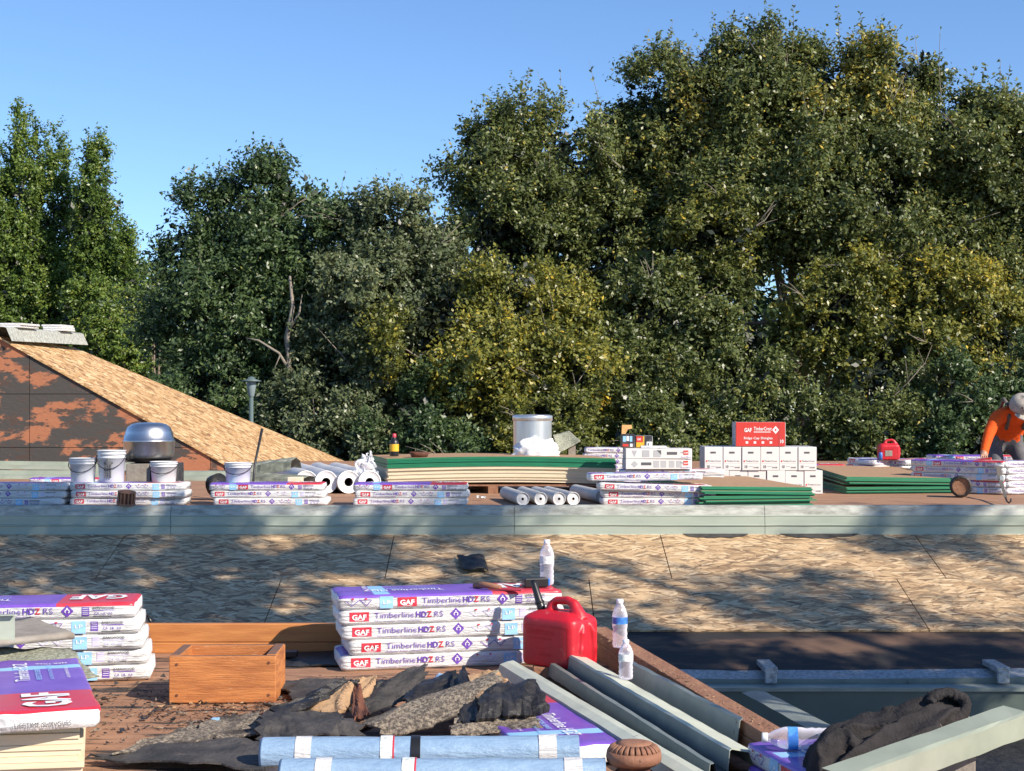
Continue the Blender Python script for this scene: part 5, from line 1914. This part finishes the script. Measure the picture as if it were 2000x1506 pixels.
# metal lengths lying along the kerb
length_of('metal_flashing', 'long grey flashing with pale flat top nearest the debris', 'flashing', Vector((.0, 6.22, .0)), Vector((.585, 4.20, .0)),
          [(-.075, .005), (-.052, .075), (-.020, .085), (.006, .088), (.012, .045), (.05, .035), (.085, .030)], [M['sage_grey'], M['sage_lit']], [0, 1, 1, 0, 0, 0], 20, .0025, 2, right=(1, 0, 0))  # pale top paints sunlight, greyer faces paint shade on the same metal
length_of('gutter_length', 'dented pale gutter length lying between flashing and kerb', 'flashing', Vector((.20, 6.40, .0)), Vector((.665, 4.50, .0)),
          [(-.075, .015), (-.068, .068), (-.054, .070), (-.050, .040), (-.012, .045), (-.006, .106), (.0, .112), (.078, .094), (.082, .05), (.12, .04)], [M['sage_grey'], M['sage_lit'], M['steel_dark']], [0, 0, 2, 2, 0, 1, 1, 0, 0], 26, .003, 6, right=(1, 0, 0))  # sunlit rib painted pale, shade in the slot painted dark
length_of('kerb_flashing', 'upright torn grey flashing against the timber kerb', 'flashing', Vector((.475, 5.95, .0)), Vector((.745, 4.85, .0)),
          [(-.03, .05), (-.01, .055), (.0, .125), (.01, .130)], [M['sage_grey']], [0, 0, 0], 16, .005, 9, right=(1, 0, 0))
# purple pack by the flashing, pack under the lying bottle
t = pack('purple and red topped shingle pack between debris and flashing', (0, 0, 0), 103.6, 1)
dd = Vector((math.cos(R(103.6)), math.sin(R(103.6)), 0))
t.location = Vector((.355, 4.78, .003)) + dd * .5 
t.location.x -= 0.0
OC = Vector((.712, 4.50, .001))
for i in range(2):
    pack(f'{["lower", "upper"][i]} purple topped pack under the lying bottle', OC + Vector((0, .012 * i, i * .0665)), -78 + 2 * i, 1)
bottle('water bottle with blue label lying on the purple packs by the hoodie', Vector((.945, 4.37, .136 + .034)), 'blue', (0, R(-90), R(-6)))
# rusty vent cap and pale rolls
slotted_cap('brown rusty slotted vent cap beside the pale blue rolls', Vector(((1238 - 1000) / F * 4.42, 4.42, .085)), .083, .068, (0, 0, 0))
p = MB().lathe([(.05, 0), (.05, .06)], 24, 0, Matrix.Translation((0, 0, 0)))
vp = bpy.data.objects['vent_cap']
MB().lathe([(.055, -.086), (.055, -.02)], 24).local('pipe', M['rust'], vp)


def film_roll(label, px0, px1, D, dy, r_, seed, blk):
    a = Vector(((px0 - 1000) / F * D, D, r_ + .002))
    b_ = Vector(((px1 - 1000) / F * (D + dy), D + dy, r_ + .002))
    t = roll('film_roll', label, a, b_, r_, .02, [M['roll_blue'], M['roll_blue'], M['cardboard']], 'pale blue underlayment rolls', True, seed)
    d = (b_ - a)
    L_ = d.length
    rot = d.to_track_quat('Z', 'Y').to_matrix().to_4x4()
    Mx = Matrix.Translation((0, 0, r_)) @ rot

    def ring(nm, u0, u1, m, k=1.045):
        MB().lathe([(r_ * k, L_ * u0), (r_ * (k + .005), L_ * (u0 + u1) / 2), (r_ * k, L_ * u1)], 40, 0, Mx).local(nm, m, t)
    ring('tape_band', .105, .155, M['wrap'])
    ring('printed_band', .372, .410, M['white_label'])
    ring('red_stripe', .411, .416, M['red'])
    if blk:
        ring('black_band', .468, .498, M['black'])
    ring('tape_band', .872, .928, M['wrap'])
    return t


film_roll('pale blue underlayment roll lying before the torn debris', 514, 1130, 4.66, .03, .0545, 3.3, True)
film_roll('pale blue underlayment roll in front, against the vent cap', 552, 1182, 4.40, .0, .052, 7.7, False)

# torn roofing debris
def torn(name, label, quad_, m, amp=.015, th=.008, seed=0, nu=18, nv=12, jag=.05, cat='roofing debris', curl=0.0):
    A, B, Cc, Dd = [Vector(q) for q in quad_]
    f0 = quadf(A, B, Cc, Dd, amp * .6, seed, 3)
    nrm = (B - A).cross(Dd - A).normalized()
    if nrm.z < 0:
        nrm = -nrm

    def f(u, v):
        e = 4 * u * (1 - u)
        ju = 2.0 * jag * noise.noise(Vector((v * 9, seed, 0))) * (1 - 2 * u)
        jv = 2.4 * jag * noise.noise(Vector((u * 11, seed, 4))) * (1 - 2 * v)
        q = f0(u + ju * (1 if u in (0, 1) else .4), v + jv)
        return q + nrm * (curl * (1 - 4 * (v - .5) ** 2) + amp * .22 * noise.noise(Vector((u * 11, v * 11, seed + 2))) + .012 * (1 - abs(math.sin(u * 4 + v * 3 + seed))) ** 2)
    p = MB()
    p.sheet(f, nu, nv, 0, False)
    base_ = Vector((sum(q.x for q in (A, B, Cc, Dd)) / 4, sum(q.y for q in (A, B, Cc, Dd)) / 4, 0))
    o = p.build(name, m, None, base_)
    md = o.modifiers.new('thick', 'SOLIDIFY')
    md.thickness = th
    md.offset = -1
    return tag(o, label, cat, 'torn roofing debris')


def q4(*pts):
    return [at(*p) if len(p) == 3 else p for p in pts]


torn('torn_roofing', 'long gravelled felt trough in the middle of the debris', q4((690, 1428, 5.16), (958, 1318, 5.42), (1000, 1368, 5.25), (760, 1446, 5.02)), M['gravel_felt'], .012, .008, 1, curl=.03)
torn('torn_roofing', 'dark underside strip along the gravelled trough', q4((690, 1436, 5.14), (700, 1422, 5.20), (960, 1312, 5.46), (955, 1330, 5.42)), M['felt'], .010, .01, 2)
torn('torn_roofing', 'large upright black felt sheet pointing up before the packs', q4((640, 1395, 5.52), (832, 1297, 5.72), (836, 1345, 5.62), (722, 1400, 5.40)), M['felt'], .012, .006, 3, curl=.02)
torn('torn_roofing', 'black tar lump between the upright felt and gravelled trough', q4((800, 1365, 5.52), (866, 1322, 5.6), (925, 1342, 5.5), (800, 1395, 5.32)), M['tar'], .014, .012, 4, curl=.03)
torn('torn_roofing', 'tan fibre board wedge under the black rim', q4((592, 1390, 5.38), (688, 1336, 5.48), (690, 1374, 5.40), (655, 1412, 5.26)), M['fibre'], .008, .014, 5)
torn('torn_roofing', 'crumbling black rim over the tan fibre board wedge', q4((528, 1392, 5.34), (686, 1330, 5.52), (696, 1342, 5.50), (556, 1408, 5.24)), M['tar'], .018, .014, 6, nv=6)
torn('torn_roofing', 'wide grey gravelled felt sheet by the end of blue roll', q4((520, 1392, 5.36), (640, 1392, 5.36), (716, 1440, 5.04), (498, 1448, 5.00)), M['felt'], .020, .008, 7, curl=.02)
torn('torn_roofing', 'pale tan fibre flap standing behind the rust brown flap', q4((690, 1332, 5.62), (736, 1324, 5.66), (722, 1362, 5.52), (688, 1372, 5.46)), M['fibre'], .006, .008, 8)
torn('torn_roofing', 'rust brown felt flap at the middle of the debris', q4((688, 1345, 5.46), (700, 1342, 5.48), (722, 1398, 5.26), (690, 1412, 5.20)), M['rust'], .012, .006, 9)
torn('torn_roofing', 'tan fibre board slab on the black crusted lump', q4((912, 1326, 5.40), (972, 1316, 5.46), (1002, 1352, 5.34), (945, 1392, 5.12)), M['fibre'], .006, .014, 10)
torn('torn_roofing', 'black crusted tar lump beside the purple pack', q4((965, 1352, 5.32), (1030, 1345, 5.36), (1074, 1392, 5.12), (930, 1412, 5.04)), M['tar'], .020, .014, 11, nu=24, nv=16, curl=.035)
torn('torn_roofing', 'black sheet drawn for the shaded void beside the tan slab', q4((884, 1340, 5.44), (908, 1306, 5.48), (940, 1408, 5.06), (894, 1420, 5.06)), M['tar'], .012, .008, 12)  # tar-black sheet painted in for a shaded hollow in the debris
torn('torn_roofing', 'grey felt apron in front of the black crusted lump', q4((890, 1404, 5.12), (1040, 1400, 5.14), (1060, 1425, 5.0), (880, 1440, 4.96)), M['gravel_felt'], .012, .008, 13)
for i, (qq, lab, m_) in enumerate(((((540, 1334), (672, 1326), (690, 1352), (570, 1366)), 'thin grey felt sheet lying behind the black rim', 'felt'),
                                  (((400, 1408), (508, 1394), (512, 1438), (372, 1450)), 'pale gravelled felt sheet lying beside the wooden box', 'gravel_felt'),
                                  (((270, 1452), (400, 1412), (420, 1448), (220, 1482)), 'torn gravelled felt tongue between box and cream boards', 'gravel_felt'),
                                  (((170, 1482), (420, 1446), (520, 1450), (520, 1506)), 'long ripped black felt strip ending at the blue rolls', 'felt'))):
    torn('torn_roofing', lab, [on(x, y, .014 + .004 * i) for x, y in qq], M[m_], .012, .006, 20 + i, jag=.07)
rs_ = random.Random(77)
SCL = {'tar': 'small glossy black tar scrap strewn over the debris', 'felt': 'small dull dark felt scrap strewn over the debris', 'gravel_felt': 'small speckled gravelled scrap strewn over the debris', 'fibre': 'small tan fibre board chip strewn over the debris'}
for i in range(22):
    px, py = rs_.uniform(540, 1030), rs_.uniform(1352, 1420)
    c = on(px, py, .0)
    c.z = rs_.uniform(.03, .075)
    a, el = rs_.uniform(0, math.pi), rs_.uniform(-.5, .5)
    e1 = Vector((math.cos(a), math.sin(a), el * .6)) * rs_.uniform(.03, .085)
    e2 = Vector((-math.sin(a), math.cos(a), rs_.uniform(-.3, .6))) * rs_.uniform(.018, .045)
    mk_ = rs_.choice(['tar', 'felt', 'gravel_felt', 'fibre', 'felt'])
    torn('shingle_scrap', SCL[mk_], [c - e1 - e2, c + e1 - e2 * .7, c + e1 * .8 + e2, c - e1 * .9 + e2], M[mk_], .004, .005, 60 + i, 8, 5, .08)
p = MB()
p.sheet(lambda u, v: on(845 + u * 36, 1336 - v * 10, .03) + Vector((0, 0, .025 * math.sin(math.pi * u) + .01 * noise.noise(Vector((u * 5, v * 5, 1))))), 8, 6)
tag(p.build('blue_wrapper', M['sky_blue'], None, on(860, 1334, .0)), 'crumpled light blue wrapper behind the black tar lump', 'wrapper')
p = MB().box((-.013, -.013, 0), (.013, .013, .008), 0, Matrix.Translation(on(421, 1407, .024)))
tag(p.build('cap_nail', M['sky_blue'], None, on(421, 1407, .01)), 'tiny pale plastic washer lying on the felt before the box', 'washer')
# dark felt strips in the shade of the kerb
torn('felt_strip', 'black felt strip along the foot of the timber kerb', [(-1.45, 6.62, .008), (-.62, 6.55, .008), (-.60, 6.92, .012), (-1.45, 6.94, .012)], M['tar'], .012, .006, 41)
p = MB().box((-1.06, 6.68, .022), (-.97, 6.74, .05))
tag(bevel(p.build('phone_case', M['black'], None, (-1.0, 6.7, .02))), 'small dark flat case lying between wooden box and packs', 'case')
torn('felt_strip', 'black felt strip beneath the far end of the flashing', [on(955, 1330, .01), on(1010, 1318, .01), on(1130, 1395, .01), on(1060, 1402, .01)], M['tar'], .008, .005, 43)
# chips and granules
r = np.random.default_rng(5)
p = MB()
n = 2600
for i in range(n):
    px, py = r.uniform(170, 1060), r.uniform(1318, 1500)
    if i < 1300:
        px, py = r.normal(420, 150), r.normal(1385, 22)
    if py < 1310 or px > 1100:
        continue
    c = on(px, min(py, 1503), .0)
    s_ = abs(r.normal(0, .004)) + .002
    q = [c + Vector((r.normal(0, s_), r.normal(0, s_), .001 + abs(r.normal(0, s_ * .6)))) for _ in range(4)]
    p.add(q, [(0, 1, 2), (0, 2, 3), (0, 3, 1), (1, 3, 2)], int(r.choice(3, p=[.6, .25, .15])))
tag(p.build('granule_litter', [M['tar'], M['gravel_felt'], M['fibre']]), 'loose granules and chips strewn over the near deck', None, None, 'stuff')
p = MB()
for i in range(160):
    k = r.random()
    c = BX0.lerp(BX1, k) + Vector((r.normal(0, .018), 0, .121))
    s_ = .004
    q = [c + Vector((r.normal(0, s_), r.normal(0, s_ * 1.6), .001 + abs(r.normal(0, s_ * .5)))) for _ in range(4)]
    p.add(q, [(0, 1, 2), (0, 2, 3), (0, 3, 1), (1, 3, 2)], 0)
tag(p.build('wood_chips', [M['fibre']]), 'pale wood chips strewn along the timber kerb', None, None, 'stuff')

# ------------------------------------------------------------------ hoodie heap and pale trough
P0, P1 = at(1650, 1520, 3.72), at(2006, 1394, 4.16)
length_of('pale_trough', 'pale green metal trough lying in front of the dark hoodie', 'flashing', P0, P1,
          [(.012, -.066), (.0, -.064), (-.006, .0), (.004, .004), (.075, .010), (.084, -.03), (.080, -.05)], [M['sage_pale'], M['moss_metal']], [0, 0, 0, 0, 1, 1], 14, .003, 13, right=(0, 1, 0))
length_of('bent_offcut', 'bent pale metal offcut between hoodie and trough', 'flashing', at(1795, 1432, 4.34), at(1905, 1408, 4.46), [(-.03, -.02), (-.02, .0), (.05, .012), (.06, .0)], [M['sage_pale']], [0, 0, 0], 8, .004, 3, right=(0, 1, 0))
zt_ = min(P0.z, P1.z)
p = MB().box((1.10, 3.92, .001), (1.24, 4.04, .13))
tag(bevel(p.build('lumber_offcut', M['lumber_old'], None, (1.1, 4.1, 0))), 'lumber offcut propping the pale trough', 'lumber')
p = MB().box((1.06, 4.16, .001), (1.30, 4.42, .18))
tag(bevel(p.build('support_block', M['roof_scrap'], None, (1.1, 4.4, 0))), 'grey block under the dark hoodie', 'block')


def fold_tube(b, path, rad, k, amp, tw, sq=1.0, n=64, seed=0, m=48):
    """cloth limb: a tube with sharp lengthwise creases that twist along it and gathers across it"""
    pts = [Vector(q) for q in path]
    segs = len(pts) - 1
    vs = []
    for i in range(m + 1):
        t = i / m * segs
        j = min(int(t), segs - 1)
        f = t - j
        p0, p1, p2, p3 = pts[max(j - 1, 0)], pts[j], pts[j + 1], pts[min(j + 2, segs)]
        c = .5 * ((2 * p1) + (p2 - p0) * f + (2 * p0 - 5 * p1 + 4 * p2 - p3) * f * f + (3 * p1 - p0 - 3 * p2 + p3) * f ** 3)
        d = (p2 - p1).normalized()
        a = d.cross(Vector((0, 0, 1))).normalized()
        u = a.cross(d)
        r_ = rad[j] * (1 - f) + rad[j + 1] * f
        for q in range(n):
            an = 2 * math.pi * q / n
            w_ = an * k + tw * t + 1.6 * noise.noise(Vector((math.cos(an) * 1.2, math.sin(an) * 1.2, t * 1.1 + seed)))
            ridge = (1 - abs(math.sin(w_ / 2))) ** 1.5 - .35
            g_ = noise.noise(Vector((t * 2.2 + seed, math.cos(an) * 2, math.sin(an) * 2)))
            r2 = r_ * (1 + amp * ridge + .22 * g_)
            vs.append(c + a * math.cos(an) * r2 + u * math.sin(an) * r2 * sq)
    fs = [(i * n + q, (i + 1) * n + q, (i + 1) * n + (q + 1) % n, i * n + (q + 1) % n) for i in range(m) for q in range(n)]
    fs += [tuple(range(n)), tuple(range(m * n, (m + 1) * n))[::-1]]
    b.add(vs, fs, 0, True)


D0 = 4.27


def hp(px, py, dd=0.0):
    return at(px, py, D0 + dd)


hd = MB()
fold_tube(hd, [hp(1600, 1530, -.15), hp(1628, 1468, -.05), hp(1680, 1440, .0), hp(1750, 1428, .03), hp(1810, 1402, .05), hp(1862, 1384, .08)], [.05, .062, .066, .072, .062, .035], 4, .42, 1.3, .85, seed=1)
fold_tube(hd, [hp(1640, 1530, -.22), hp(1705, 1490, -.16), hp(1770, 1452, -.08), hp(1825, 1412, -.02), hp(1870, 1395, .04)], [.075, .080, .066, .048, .026], 5, .40, -1.0, .9, seed=5)
fold_tube(hd, [hp(1612, 1545, -.25), hp(1606, 1490, -.2), hp(1630, 1452, -.16), hp(1662, 1452, -.16), hp(1675, 1480, -.18)], [.036, .038, .036, .034, .028], 3, .35, 1.2, 1, seed=9, m=40, n=40)
fold_tube(hd, [hp(1690, 1545, -.26), hp(1750, 1500, -.22), hp(1800, 1452, -.16), hp(1832, 1425, -.08)], [.05, .052, .040, .02], 3, .4, .9, .9, seed=12)
hood = hd.build('hoodie', M['cloth'], None, (.95, 4.5, 0))
md = hood.modifiers.new('r', 'REMESH')
md.mode, md.voxel_size, md.use_smooth_shade = 'VOXEL', .005, True
md = hood.modifiers.new('s', 'SMOOTH')
md.iterations = 2
hv = thing('hooded_sweatshirt', 'dusty charcoal hooded sweatshirt heaped behind the pale trough', 'sweatshirt', hood.location)
hood.name = 'garment_body'
hood.location = (0, 0, 0)
hood.parent = hv
hb = MB()
rings = []
for i in range(19):
    an = R(-165 + 330 * i / 18)
    rings.append(hp(1850 + 36 * math.cos(an), 1381 - 27 * math.sin(an), .03 * math.sin(an) + .02))
for i in range(2):
    fold_tube(hb, [q + Vector((0, .035 * i, -.004 * i)) for q in rings], [.017 - .003 * i] * 19, 2, .3, .4, 1, n=20, seed=20 + i, m=72)
hb.sheet(lambda u, v: hp(1850 + 34 * math.cos(R(360 * u)) * v, 1381 - 25 * math.sin(R(360 * u)) * v, .09 - .05 * v), 28, 6)
ho = hb.build('hood', M['cloth'], hv)
hs = MB()
hs.tube([hp(1838, 1392, -.03), hp(1832, 1402, -.06), hp(1836, 1416, -.08), hp(1842, 1424, -.09)], .0028, 6)
hs.build('drawstring', M['strap'], hv)

bpy.context.view_layer.update()
